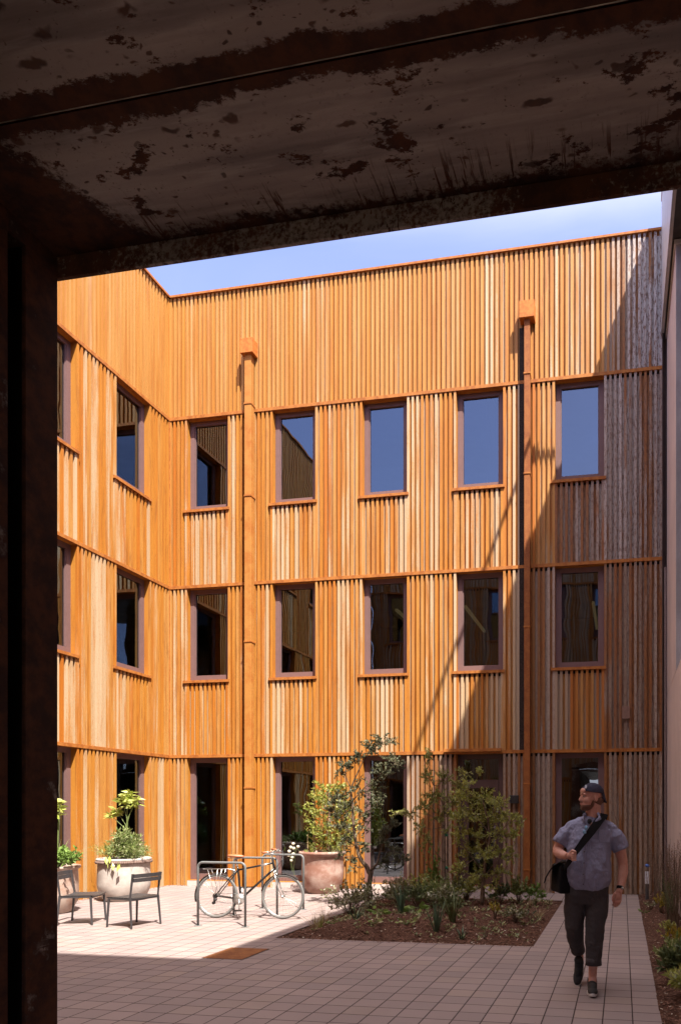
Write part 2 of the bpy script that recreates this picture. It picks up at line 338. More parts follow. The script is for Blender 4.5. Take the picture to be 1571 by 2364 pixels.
# ------------------------------------------------------------------ mesh builder
class MB:
    def __init__(s): s.v = []; s.f = []; s.c = []; s.mi = []
    def quad(s, a, b, c, d, colr=None, mi=0):
        n = len(s.v); s.v += [tuple(a), tuple(b), tuple(c), tuple(d)]; s.f.append((n, n + 1, n + 2, n + 3)); s.c.append(colr); s.mi.append(mi)
    def face(s, pts, mi=0):
        n = len(s.v); s.v += [tuple(p) for p in pts]; s.f.append(tuple(range(n, n + len(pts)))); s.c.append(None); s.mi.append(mi)
    def box(s, x0, x1, y0, y1, z0, z1, bev=0.0, mi=0, M=None):
        bm = bmesh.new()
        bmesh.ops.create_cube(bm, size=1)
        for v in bm.verts:
            v.co = Vector((x0 + (v.co.x + .5) * (x1 - x0), y0 + (v.co.y + .5) * (y1 - y0), z0 + (v.co.z + .5) * (z1 - z0)))
        if bev > 0: bmesh.ops.bevel(bm, geom=bm.edges[:], offset=bev, segments=2, profile=0.5, affect='EDGES')
        if M is not None: bmesh.ops.transform(bm, matrix=M, verts=bm.verts)
        s.addbm(bm, mi); return s
    def addbm(s, bm, mi=0):
        n = len(s.v); bm.verts.index_update()
        s.v += [tuple(v.co) for v in bm.verts]
        for f in bm.faces: s.f.append(tuple(n + v.index for v in f.verts)); s.c.append(None); s.mi.append(mi)
        bm.free()
    def tube(s, pts, r, seg=8, cap=True, mi=0, closed=False, flat=1.0):
        pts = [Vector(p) for p in pts]; n0 = len(s.v); N = len(pts)
        rr = r if isinstance(r, (list, tuple)) else [r] * N
        prev = None
        for i, p in enumerate(pts):
            if closed: d = (pts[(i + 1) % N] - pts[i - 1])
            else: d = (pts[min(i + 1, N - 1)] - pts[max(i - 1, 0)])
            d.normalize()
            if prev is None:
                up = Vector((0, 0, 1)) if abs(d.z) < 0.9 else Vector((0, 1, 0))
                a = d.cross(up).normalized()
            else:
                a = (prev - d * prev.dot(d))
                a = a.normalized() if a.length > 1e-6 else d.orthogonal().normalized()
            prev = a; b = d.cross(a)
            for k in range(seg):
                t = 2 * math.pi * k / seg
                s.v.append(tuple(p + a * (math.cos(t) * rr[i]) + b * (math.sin(t) * rr[i] * flat)))
        M = N if closed else N - 1
        for i in range(M):
            for k in range(seg):
                a0 = n0 + i * seg; b0 = n0 + ((i + 1) % N) * seg
                s.f.append((a0 + k, a0 + (k + 1) % seg, b0 + (k + 1) % seg, b0 + k)); s.c.append(None); s.mi.append(mi)
        if cap and not closed:
            s.f.append(tuple(n0 + k for k in reversed(range(seg)))); s.c.append(None); s.mi.append(mi)
            s.f.append(tuple(n0 + (N - 1) * seg + k for k in range(seg))); s.c.append(None); s.mi.append(mi)
        return s
    def lathe(s, prof, seg=40, c=(0, 0, 0), mi=0):
        n0 = len(s.v)
        for (r, z) in prof:
            for k in range(seg):
                t = 2 * math.pi * k / seg
                s.v.append((c[0] + r * math.cos(t), c[1] + r * math.sin(t), c[2] + z))
        for i in range(len(prof) - 1):
            for k in range(seg):
                s.f.append((n0 + i * seg + k, n0 + i * seg + (k + 1) % seg, n0 + (i + 1) * seg + (k + 1) % seg, n0 + (i + 1) * seg + k)); s.c.append(None); s.mi.append(mi)
        return s
    def ell(s, c, r, M=None, seg=20, mi=0):
        bm = bmesh.new(); bmesh.ops.create_uvsphere(bm, u_segments=seg, v_segments=max(8, seg // 2), radius=1)
        for v in bm.verts: v.co = Vector((v.co.x * r[0], v.co.y * r[1], v.co.z * r[2])) + Vector(c)
        if M is not None: bmesh.ops.transform(bm, matrix=M, verts=bm.verts)
        s.addbm(bm, mi); return s
    def rings(s, rs, seg=28, mi=0, p=2.0):
        # stacked closed rings (cx, cy, z, rx, ry), capped
        n0 = len(s.v)
        for (cx, cy, z, rx, ry) in rs:
            for k in range(seg):
                t = 2 * math.pi * k / seg; ct, st = math.cos(t), math.sin(t)
                s.v.append((cx + rx * math.copysign(abs(ct) ** (2 / p), ct), cy + ry * math.copysign(abs(st) ** (2 / p), st), z))
        for i in range(len(rs) - 1):
            for k in range(seg):
                s.f.append((n0 + i * seg + k, n0 + i * seg + (k + 1) % seg, n0 + (i + 1) * seg + (k + 1) % seg, n0 + (i + 1) * seg + k)); s.c.append(None); s.mi.append(mi)
        s.f.append(tuple(n0 + k for k in reversed(range(seg)))); s.c.append(None); s.mi.append(mi)
        s.f.append(tuple(n0 + (len(rs) - 1) * seg + k for k in range(seg))); s.c.append(None); s.mi.append(mi)
        return s
    def mesh(s, name, mats, smooth=False):
        me = bpy.data.meshes.new(name)
        me.from_pydata(s.v, [], s.f)
        for m in (mats if isinstance(mats, (list, tuple)) else [mats]): me.materials.append(m)
        if any(s.mi): me.polygons.foreach_set("material_index", s.mi)
        if any(c is not None for c in s.c):
            at = me.color_attributes.new("slat", 'FLOAT_COLOR', 'CORNER')
            buf = []
            for f, c in zip(s.f, s.c):
                c = c or (0.3, 0.0, 0.5)
                buf += [c[0], c[1], c[2], 1.0] * len(f)
            at.data.foreach_set("color", buf)
        if smooth: me.polygons.foreach_set("use_smooth", [True] * len(me.polygons))
        me.update(); return me
    def build(s, name, mats, parent=None, smooth=False, at_parent=True):
        o = bpy.data.objects.new(name, s.mesh(name, mats, smooth)); col.objects.link(o)
        if parent is not None:
            o.parent = parent
            if at_parent: o.matrix_parent_inverse = world_mat(parent).inverted()
        return o
def world_mat(o):
    m = Matrix.LocRotScale(o.location, o.rotation_euler, o.scale)
    if o.parent: m = world_mat(o.parent) @ o.matrix_parent_inverse @ m
    return m
def tag(o, label=None, cat=None, group=None, kind=None):
    if label: o["label"] = label
    if cat: o["category"] = cat
    if group: o["group"] = group
    if kind: o["kind"] = kind
    return o
def thing(name, label, cat, loc=(0, 0, 0), rz=0.0, group=None):
    o = bpy.data.objects.new(name, None); col.objects.link(o)
    o.location = loc; o.rotation_euler = (0, 0, rz); o.empty_display_size = 0.2
    return tag(o, label, cat, group)
def copy_thing(root, loc, rz, label):
    r = root.copy(); col.objects.link(r); r.location = loc; r.rotation_euler = (0, 0, rz); r["label"] = label
    for ch in list(root.children):
        c = ch.copy(); col.objects.link(c); c.parent = r; c.matrix_parent_inverse = ch.matrix_parent_inverse.copy() if False else Matrix.Identity(4)
        for g in ch.children:
            d = g.copy(); col.objects.link(d); d.parent = c; d.matrix_parent_inverse = Matrix.Identity(4)
    return r
# ------------------------------------------------------------------ ground
def rect_grid(mb, x0, x1, y0, y1, z): mb.quad((x0, y0, z), (x1, y0, z), (x1, y1, z), (x0, y1, z))
g_ = MB(); rect_grid(g_, -900, 900, -900, 900, -0.03)
tag(g_.build("ground", simple("dull_earth", (0.16, 0.13, 0.10), 0.95, 0, 0.2, 0.2)), kind="structure")
# paving sheets laid round the two planting beds
pv = MB()
for (x0, x1, y0, y1) in ((-9.9, 0.305, -6, 8.49), (-9.9, -4.40, 8.49, 14.2), (-1.052, 0.305, 8.49, 14.2), (-4.40, -1.052, 12.9, 14.2)):
    rect_grid(pv, x0, x1, y0, y1, 0.0)
tag(pv.build("courtyard_paving", MT['paving']), kind="structure")
# paving edge thickness
pe = MB(); pe.box(-4.40, -1.052, 8.47, 8.489, -0.05, -0.002); pe.box(0.286, 0.304, -6, 14.0, -0.05, -0.002)
tag(pe.build("paving_edge", simple("paver_side", (0.14, 0.10, 0.09), 0.9)), kind="structure")

def bed(x0, x1, y0, y1, zf, name, cell=0.07):
    nx = int((x1 - x0) / cell); ny = int((y1 - y0) / cell); mb = MB(); r = random.Random(3)
    n0 = 0
    for j in range(ny + 1):
        for i in range(nx + 1):
            x = x0 + (x1 - x0) * i / nx; y = y0 + (y1 - y0) * j / ny
            mb.v.append((x, y, zf(x, y) + (r.random() - 0.5) * 0.016))
    for j in range(ny):
        for i in range(nx):
            a = j * (nx + 1) + i; mb.f.append((a, a + 1, a + nx + 2, a + nx + 1)); mb.c.append(None); mb.mi.append(0)
    return tag(mb.build(name, MT['soil'], smooth=True), kind="structure")
def zbed(x, y):
    e = min(x + 4.42, -1.04 - x, y - 8.48, 13.0 - y)
    bul = 0.02 * math.sin(x * 2.1 + y) + 0.02 * math.sin(y * 1.7 - x * 1.3)
    return -0.02 + 0.085 * max(0, min(1, e / 0.8)) + bul * max(0, min(1, e / 0.5))
def zbed2(x, y):
    return -0.012 + 0.07 * max(0, min(1, (x - 0.29) / 0.35)) + 0.012 * math.sin(y * 3 + x * 5)
bed(-4.42, -1.045, 8.485, 13.02, zbed, "planting_soil")
bed(0.300, 0.90, -2.0, 14.1, zbed2, "planting_soil_strip")
# loose bark chips
ch = MB(); r_ = random.Random(5)
def chip(x, y, z, s):
    a = r_.random() * 6.28; t = (r_.random() - .5) * 1.1; l = s * (0.6 + r_.random()); w = s * (0.25 + 0.3 * r_.random())
    d = Vector((math.cos(a), math.sin(a), t * 0.6)); n = Vector((-math.sin(a), math.cos(a), (r_.random() - .5) * .8))
    p = Vector((x, y, z)); ch.quad(p - d * l - n * w, p + d * l - n * w, p + d * l * .8 + n * w, p - d * l + n * w)
for i in range(11000):
    x = r_.uniform(-4.40, -1.07); y = 8.50 + 4.4 * r_.random() ** 1.4; chip(x, y, zbed(x, y) + 0.008, 0.014)
for i in range(8000):
    x = r_.uniform(0.31, 0.88); y = 4.6 + 9.3 * r_.random() ** 1.2; chip(x, y, zbed2(x, y) + 0.008, 0.012)
for i in range(700):
    x = r_.uniform(-9.6, 0.28); y = 14.02 - abs(r_.gauss(0, 0.05)) - .02; chip(x, y, 0.005, 0.011)
for i in range(420):
    y = r_.uniform(8.0, 14.0); x = -9.74 + abs(r_.gauss(0, 0.06)); chip(x, y, 0.005, 0.011)
for i in range(260):
    x = r_.uniform(-9.5, 0.2); y = r_.uniform(5.2, 13.8)
    if not (-4.45 < x < -1.0 and y > 8.4): chip(x, y, 0.004, 0.005)
for i in range(110):      # a few strays on the pavers
    x = -4.4 + 3.4 * r_.random(); y = 8.47 - abs(r_.gauss(0, 0.04)); chip(x, y, 0.004, 0.009)
chm = NG("bark_chips"); ri = chm.n("ShaderNodeNewGeometry").outputs["Random Per Island"]
cc = chm.mix(ri, (0.065, 0.034, 0.024), (0.23, 0.12, 0.085)); cc = chm.mix(chm.ramp(chm.white(ri), 0.965, 0.975), cc, (0.50, 0.44, 0.36))
chm.base(cc, 0.9, 0, 0.15)
tag(ch.build("mulch_chips", chm.m), kind="stuff")

# tiny low ground cover scattered through the bed
gc = MB(); rg = random.Random(77)
for i in range(520):
    x = rg.uniform(-4.3, -1.15); y = 8.7 + 4.1 * rg.random() ** .8
    if rg.random() > 0.35 + 0.5 * math.sin(x * 3.1 + y * 1.7) ** 2: continue
    p = Vector((x, y, zbed(x, y))); n = rg.randint(5, 11); s_ = rg.uniform(.6, 1.3)
    for k in range(n):
        a = rg.random() * 6.28; d = Vector((math.cos(a), math.sin(a), rg.uniform(.2, 1.3))).normalized(); q = p + d * rg.uniform(.01, .05) * s_
        sd_ = Vector((-d.y, d.x, .2)).normalized() * .011 * s_; l_ = .042 * s_
        gc.quad(q, q + d * l_ * .5 + sd_, q + d * l_, q + d * l_ * .5 - sd_)
tag(gc.build("ground_cover", mat_leaf("ground_cover_leaf", (0.09, 0.12, 0.035), (0.28, 0.29, 0.13), .2, .5, (0.42, 0.36, 0.20))), kind="stuff")
# ------------------------------------------------------------------ slatted building
ZT, B2, B1, BG = 12.92, 10.187, 6.490, 2.790      # cap and undersides of the three drip bands
FH = 0.065
RIBD = 0.043
gr_rng = random.Random(21)
class Wall:
    """u runs along the wall, d is depth behind the rib faces."""
    def __init__(s, P, out): s.P = P; s.out = out
    def pt(s, u, d, z): return s.P(u, d, z)
    def q(s, mb, pts, colr=None): mb.quad(*[s.P(*p) for p in pts], colr)
    def box(s, mb, u0, u1, d0, d1, z0, z1):
        a, b = s.P(u0, d0, z0), s.P(u1, d1, z1)
        mb.box(min(a[0], b[0]), max(a[0], b[0]), min(a[1], b[1]), max(a[1], b[1]), min(a[2], b[2]), max(a[2], b[2]))
    def clad(s, mb, u0, u1, z0, z1, grey, pitch=0.1005, spread=1.0, mid=.5):
        n = max(1, round((u1 - u0 - pitch * .5) / pitch)); p = (u1 - u0) / (n + 0.5); w = p * 0.5
        carry = gr_rng.random()
        for i in range(n + 1):
            carry = gr_rng.random() if gr_rng.random() < 0.72 else carry
            gg = grey((u0 + u1) / 2 if False else u0 + i * p)
            rr = mid + (gr_rng.random() - 0.5) * spread
            c = (rr, gg, carry)
            a = u0 + i * p; b = a + w
            s.q(mb, [(a, 0, z0), (b, 0, z0), (b, 0, z1), (a, 0, z1)], c)
            cs = (min(1, rr + .05), gg, carry)
            s.q(mb, [(a, RIBD, z0), (a, 0, z0), (a, 0, z1), (a, RIBD, z1)], cs)
            s.q(mb, [(b, 0, z0), (b, RIBD, z0), (b, RIBD, z1), (b, 0, z1)], cs)
            if i < n:
                c2 = (mid + (gr_rng.random() - 0.5) * spread, gg, gr_rng.random())
                zt = z1 - 0.062      # trough sheet stops short of the trim above: dark gaps stand in for shadow
                s.q(mb, [(b, RIBD, z0), (a + p, RIBD, z0), (a + p, RIBD, zt), (b, RIBD, zt)], c2)

def make_window(W, root, u0, u1, z0, z1, door=False, sill=True, gcol=0.4, fw=0.10, rd=0.135, label=None):
    """opening u0..u1, z0..z1: reveal (part) > window_frame, pane, sill"""
    rv = MB(); c = (0.45, gcol * 0.4, 0.5); D = rd + 0.16
    Rd = RIBD; W.q(rv, [(u0, Rd, z0), (u0, D, z0), (u0, D, z1), (u0, Rd, z1)], c)
    W.q(rv, [(u1, Rd, z0), (u1, Rd, z1), (u1, D, z1), (u1, D, z0)], c)
    W.q(rv, [(u0, Rd + .021, z1), (u0, D, z1), (u1, D, z1), (u1, Rd + .021, z1)], c)
    W.q(rv, [(u0, 0.0, z0), (u1, 0.0, z0), (u1, D, z0), (u0, D, z0)], c)
    w = rv.build("door" if door else "window", MT['clad'], root)
    fr = MB(); f0, f1 = rd, rd + 0.075
    e = 0.001
    W.box(fr, u0 + e, u0 + fw, f0, f1, z0 + e, z1 - e); W.box(fr, u1 - fw, u1 - e, f0, f1, z0 + e, z1 - e)
    W.box(fr, u0 + fw + e, u1 - fw - e, f0, f1, z1 - fw, z1 - e)
    bot = 0.13 if not door else 0.22
    W.box(fr, u0 + fw + e, u1 - fw - e, f0, f1, z0 + e, z0 + bot)
    # inner glazing bead
    bd = 0.022
    W.box(fr, u0 + fw + e, u0 + fw + bd, f0 + .012, f1 - .004, z0 + bot + e, z1 - fw - e); W.box(fr, u1 - fw - bd, u1 - fw - e, f0 + .012, f1 - .004, z0 + bot + e, z1 - fw - e)
    if door:
        W.box(fr, u0 + fw + bd + e, u1 - fw - bd - e, f0 - .004, f1, 2.10, 2.27)
        W.box(fr, u0 + fw + bd + e, u0 + fw + 0.13, f0 - .003, f1 - .01, z0 + bot, 2.099); W.box(fr, u1 - fw - 0.13, u1 - fw - bd - e, f0 - .003, f1 - .01, z0 + bot, 2.099)
    fr.build("window_frame", MT['frame'] if not door else MT['doorf'], w)
    pn = MB(); W.box(pn, u0 + fw + .002, u1 - fw - .002, f0 + 0.036, f0 + 0.040, z0 + bot - .01, z1 - fw + .01)
    # a single sheet, so that the reflection stays clean
    pn = MB(); W.q(pn, [(u0 + fw + .002, f0 + .04, z0 + bot - .01), (u1 - fw - .002, f0 + .04, z0 + bot - .01), (u1 - fw - .002, f0 + .04, z1 - fw + .01), (u0 + fw + .002, f0 + .04, z1 - fw + .01)])
    pn.build("pane", MT['glass'], w)
    if not sill:
        th = MB(); W.box(th, u0 + .002, u1 - .002, 0.004, rd + .07, 0.0, z0 - .002); th.build("threshold", MT['conc_pink'], w)
    if sill:
        sl = MB()
        a, b = u0 - 0.08, u1 + 0.035
        for (pa, pb, pc, pd) in (((a, -.03, z0), (b, -.03, z0), (b, rd, z0 + .03), (a, rd, z0 + .03)),
                                 ((a, -.03, z0 - .055), (b, -.03, z0 - .055), (b, -.03, z0), (a, -.03, z0)),
                                 ((a, -.03, z0 - .055), (a, .05, z0 - .055), (b, .05, z0 - .055), (b, -.03, z0 - .055)),
                                 ((a, -.03, z0 - .055), (a, -.03, z0), (a, .05, z0), (a, .05, z0 - .055)),
                                 ((b, -.03, z0 - .055), (b, .05, z0 - .055), (b, .05, z0), (b, -.03, z0))):
            W.q(sl, [pa, pb, pc, pd])
        sl.build("sill", MT['flash'], w)
    if door:
        h = MB(); hx = u1 - fw - 0.085
        pts = [W.P(hx, f0 - .003, 0.9), W.P(hx, f0 - .06, 0.92), W.P(hx, f0 - .06, 1.3), W.P(hx, f0 - .003, 1.32)]
        h.tube(pts, 0.011, 8); h.build("handle", MT['rack'], w)
    return w
MT['doorf'] = simple("dark_bronze_door_frame", (0.075, 0.04, 0.035), 0.45, 0, 0.05, 8)

def zone_rects(ua, ub, wins, z0, z1, wz0):
    """yield solid rectangles of a storey between z0 and z1 with windows (u0,u1) from wz0 to z1"""
    out = []; cur = ua
    for (a, b) in wins:
        if a - cur > 0.06: out.append((cur, a, z0, z1))
        if wz0 > z0 + 0.2: out.append((a - 0.0, b, z0, wz0 - 0.056))
        cur = b
    if ub - cur > 0.03: out.append((cur, ub, z0, z1))
    return out

def facade(W, root, ua, ub, wins, greys, skipg=None, doors=(), top=ZT, gwins=None, holes=()):
    z_lo = {'t': B2 + FH, '2': B1 + FH, '1': BG + FH, 'g': 0.0}
    z_hi = {'t': top - 0.045, '2': B2, '1': B1, 'g': BG}
    sill = {'2': 8.20, '1': 4.475, 'g': 0.12}
    mb = MB(); W.clad(mb, ua, ub, z_lo['t'], z_hi['t'], greys['t'], spread=greys.get('ts', .45), mid=.74); mb.build("cladding", MT['clad'], root)
    for k in ('2', '1', 'g'):
        ws = wins if k != 'g' else (gwins if gwins is not None else wins)
        mb = MB()
        for (a, b, z0, z1) in zone_rects(ua, ub, ws, z_lo[k], z_hi[k], sill[k]):
            cut = [h for h in holes if k in 'g1' and z0 < 3.2 and a < h[1] and b > h[0]]
            under = (z1 < z_hi[k] - 0.1)
            if not cut:
                g0 = greys[k + 'u'] if under and (k + 'u') in greys else greys[k]
                W.clad(mb, a, b, z0, z1, g0)
            else:
                h = cut[0]
                if h[0] - a > 0.1: W.clad(mb, a, h[0], z0, z1, greys[k])
                if b - h[1] > 0.1: W.clad(mb, h[1], b, z0, z1, greys[k])
                if k == '1': W.clad(mb, max(a, h[0]), min(b, h[1]), 3.405, z1, greys[k])
        mb.build("cladding", MT['clad'], root)
        for i, (a, b) in enumerate(ws):
            if k == 'g' and any(a < h[1] and b > h[0] for h in holes): continue
            make_window(W, root, a, b, sill[k], z_hi[k], door=(k == 'g' and i in doors), sill=(k != 'g'))
    for zb in (B2, B1, BG):
        f = MB()
        segs = [(ua, ub)]
        if zb == BG and holes: h = holes[0]; segs = [(ua, h[0]), (h[1], ub)]
        for (a, b) in segs:
            if b - a < .05: continue
            W.box(f, a, b, -0.013, RIBD + .02, zb, zb + FH)
        f.build("drip_band", MT['flash'], root)
    f = MB(); W.box(f, ua - .02, ub, -0.035, 0.30, top - 0.045, top); f.build("coping", MT['flash'], root)
    # dark backing behind the cladding, cut round the windows
    bk = MB()
    for k in ('t', '2', '1', 'g'):
        zz0 = {'t': B2, '2': B1, '1': BG, 'g': 0}[k]; zz1 = {'t': top - .071, '2': B2, '1': B1, 'g': BG}[k]
        if k == 't': rects = [(ua, ub, zz0, zz1)]
        else:
            ws = wins if k != 'g' else (gwins if gwins is not None else wins)
            rects = zone_rects(ua, ub, ws, zz0, zz1, sill[k])
        for (a, b, z0, z1) in rects:
            cut = [h for h in holes if k in 'g1' and z0 < 3.2 and a < h[1] and b > h[0]]
            if cut and k == '1': W.q(bk, [(max(a, cut[0][0]), RIBD + .01, 3.405), (min(b, cut[0][1]), RIBD + .01, 3.405), (min(b, cut[0][1]), RIBD + .01, z1), (max(a, cut[0][0]), RIBD + .01, z1)])
            spans = [(a, b)] if not cut else [(a, cut[0][0]), (cut[0][1], b)]
            for (p, q) in spans:
                if q - p > .05: W.q(bk, [(p, RIBD + .045, z0), (q, RIBD + .045, z0), (q, RIBD + .045, z1), (p, RIBD + .045, z1)])
    bk.build("backing", MT['shade_back'], root)

MT['shade_back'] = simple('shade_backing', (0.015, 0.008, 0.006), .9)  # near-black, so the gaps above the troughs read as shadow
XC, YB = -9.765, 14.04
XR = 0.765
Wb = Wall(lambda u, d, z: (u, YB + d, z), (0, -1))
Wl = Wall(lambda u, d, z: (XC - d, u, z), (1, 0))
YR = 1.56
Wr = Wall(lambda u, d, z: (u, YR - d, z), (0, 1))

cb = thing("slatted_building", "rust orange slatted metal building wrapping two sides of the sunlit courtyard", "building", (-4.5, 14.04, 0))
winsb = [(-9.35 + 2.01 * k + (0.0), -8.375 + 2.008 * k) for k in range(5)]
def sm(x, a, b):
    t = max(0, min(1, (x - a) / (b - a))); return t * t * (3 - 2 * t)
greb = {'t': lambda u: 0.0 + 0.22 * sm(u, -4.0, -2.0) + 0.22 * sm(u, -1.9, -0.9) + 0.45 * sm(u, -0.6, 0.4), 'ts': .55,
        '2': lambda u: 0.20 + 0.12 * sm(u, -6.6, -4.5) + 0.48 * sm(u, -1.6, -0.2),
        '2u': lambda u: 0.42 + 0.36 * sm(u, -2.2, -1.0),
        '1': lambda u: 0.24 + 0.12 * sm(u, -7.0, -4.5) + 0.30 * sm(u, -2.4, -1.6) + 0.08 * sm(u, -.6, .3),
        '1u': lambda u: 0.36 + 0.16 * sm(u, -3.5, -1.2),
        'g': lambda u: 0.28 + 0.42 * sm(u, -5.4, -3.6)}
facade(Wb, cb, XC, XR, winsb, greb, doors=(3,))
winsl = [(13.384 - 1.0 - 2.02 * k, 13.384 - 2.02 * k) for k in range(5, -1, -1)]
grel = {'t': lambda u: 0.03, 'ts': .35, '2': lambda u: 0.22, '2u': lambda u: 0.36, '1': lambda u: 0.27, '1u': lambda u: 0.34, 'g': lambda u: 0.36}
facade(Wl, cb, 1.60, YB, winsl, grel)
# internal corner trim
tr = MB(); tr.box(XC - .03, XC + .012, YB - .012, YB + .03, 0, B2 - .01); tr.build("corner_trim", MT['flash'], cb)
# end return of the facade, seen as a dark strip beside the concrete wall
er = MB(); er.box(XR + .003, 1.05, YB + .10, YB + .14, 0, 12.6); er.box(XR + .002, XR + .020, YB + .0, YB + .10, 0.0, 12.84)
er.build("return_panel", MT['brownish'], cb)
bp = MB(); bp.tube([(0.835, YB + .02, 0.02), (0.835, YB + .02, 6.35)], 0.032, 10)
bp.build("conduit", simple("grey_brown_conduit", (0.17, 0.12, 0.11), 0.6), cb)
# door canopy over the entrance
cn = MB(); cn.box(-3.56, -2.37, YB - 0.11, YB - .027, BG + .035, BG + .10, 0.004); cn.build("door_canopy", MT['flash'], cb)
# downpipes with hopper boxes
def downpipe(xc, w, zbox0, zbox1, hw, brackets, zb):
    hp = MB()
    bm = bmesh.new(); bmesh.ops.create_cube(bm, size=1)
    for v in bm.verts:
        fz = v.co.z + .5
        v.co = Vector((xc + v.co.x * hw, YB - 0.235 + (v.co.y + .5) * 0.235, zbox0 + fz * (zbox1 - zbox0)))
    bmesh.ops.bevel(bm, geom=bm.edges[:], offset=0.004, segments=1, affect='EDGES')
    hp.addbm(bm)
    pp = MB(); pp.box(xc - w / 2, xc + w / 2, YB - 0.175, YB - 0.035, zb, zbox0 + .01, 0.006)
    root = pp.build("downpipe", MT['pipe'], cb)
    hp.build("hopper_box", MT['hopper'], root)
    for z in brackets:
        b = MB(); b.box(xc - w / 2 - .010, xc + w / 2 + .010, YB - 0.186, YB - 0.002, z - .016, z + .016, .003); b.build("bracket", MT['flash'], root)
    return root
MT['pipe'] = mat_rust("rusted_pipe", (0.40, 0.175, 0.036), (0.35, 0.12, 0.020), 4)
p1 = downpipe(-7.815, 0.15, 11.335, 11.645, 0.285, (10.29, 8.33, 5.23, 2.12), 0.02)
MT['pipe'] = mat_rust("rusted_pipe_dark", (0.27, 0.09, 0.02), (0.20, 0.055, 0.012), 6)
p2 = downpipe(-1.845, 0.115, 11.36, 11.69, 0.30, (10.29, 8.31, 5.275, 2.17, 0.47), 0.27)
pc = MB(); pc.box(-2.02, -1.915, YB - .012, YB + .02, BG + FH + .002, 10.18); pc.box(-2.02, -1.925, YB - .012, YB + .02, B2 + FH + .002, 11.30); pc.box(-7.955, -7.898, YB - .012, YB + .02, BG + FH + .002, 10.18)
pc.build('pipe_shadow_strip', simple('pipe_shadow_tone', (0.035, 0.024, 0.02), .85, 0, .5, 50, spec=.1), cb)  # dark strips imitating the shadow the downpipes cast on the cladding
wl = MB(); wl.box(-2.205, -2.03, YB - .115, YB - .002, 1.785, 1.945, .006)
wlo = wl.build("wall_light", MT['dark_metal'], cb)
q = MB(); q.box(-2.20, -2.035, YB - .1185, YB - .1155, 1.79, 1.935); q.build("light_face", simple("dark_lens", (0.03, 0.028, 0.03), 0.25), wlo)
jb = MB(); jb.box(0.0, 0.15, YB - .05, YB - .002, 3.43, 3.67, .004); jb.build("junction_box", MT['rust_plate2'] if 'rust_plate2' in MT else simple("faded_brown_box", (0.20, 0.11, 0.075), 0.7), cb)
# rooms behind the glass
rm = MB()
for (z0, z1) in ((0.05, 3.2), (3.5, 6.9), (7.2, 10.6)):
    rm.quad((XC - 5.5, 19.5, z0), (1, 19.5, z0), (1, 19.5, z1), (XC - 5.5, 19.5, z1), mi=0); rm.quad((XC - 5.5, 1.6, z0), (XC - .32, 1.6, z0), (XC - .32, 1.6, z1), (XC - 5.5, 1.6, z1), mi=0)
    rm.quad((XC - .4, YB + .32, z0), (1, YB + .32, z0), (1, 19.5, z0), (XC - .4, 19.5, z0), mi=0)
    rm.quad((XC - .4, YB + .32, z1), (1, YB + .32, z1), (1, 19.5, z1), (XC - .4, 19.5, z1), mi=1)
    for xx in (-6.75, -2.75, 1.0): rm.quad((xx, YB + .32, z0), (xx, 19.5, z0), (xx, 19.5, z1), (xx, YB + .32, z1), mi=0)
    rm.quad((XC - 5.5, 1.6, z0), (XC - 5.5, 19.5, z0), (XC - 5.5, 19.5, z1), (XC - 5.5, 1.6, z1), mi=0)
    rm.quad((XC - 5.5, 1.6, z0), (XC - .32, 1.6, z0), (XC - .32, 19.5, z0), (XC - 5.5, 19.5, z0), mi=0)
    rm.quad((XC - 5.5, 1.6, z1), (XC - .32, 1.6, z1), (XC - .32, 19.5, z1), (XC - 5.5, 19.5, z1), mi=1)
rm.build("room_interior", [MT['inter'], MT['inter_c']], cb)
st = MB()
for (x, y0, y1, z) in ((-4.9, 15.0, 17.2, 6.05), (-3.35, 15.0, 17.2, 6.05), (-0.6, 15.2, 17.4, 6.05)): st.box(x - .03, x + .03, y0, y1, z, z + .05)
st.build("strip_lamp", MT['strip'], cb)
rf = MB(); rf.box(XC - 8, XR + .2, YB + .31, YB + 9, ZT - .5, ZT - .35); rf.box(XC - 8, XC - .31, 1.6, YB + .3, ZT - .5, ZT - .35)
rf.box(XC - .29, XR, YB + .29, YB + .31, 10.6, ZT - .51); rf.build("roof", MT['dark_metal'], cb)

# ------------------------------------------------------------------ building over the passage (we stand under it)
gb = thing("gateway_building", "dark steel clad building with the passage opening the view is framed by", "building", (-4, 1.5, 0))
winsr = [(-1.08 - 2.02 * k, -1.08 - 2.02 * k + 0.98) for k in (4, 3, 2, 1, 0)]
grer = {'t': lambda u: 0.5, '2': lambda u: 0.5, '1': lambda u: 0.55, 'g': lambda u: 0.5}
facade(Wr, gb, XC, 0.86, winsr, grer, gwins=winsr[:3], holes=((-1.60, 0.95),))
sb = MB(); sb.box(XC, 0.86, -5.0, YR - .36, 3.6, ZT - .2); sb.box(XC, -1.9, -5.0, YR - .36, 0, 3.59); sb.build("walls", MT['brownish'], gb)

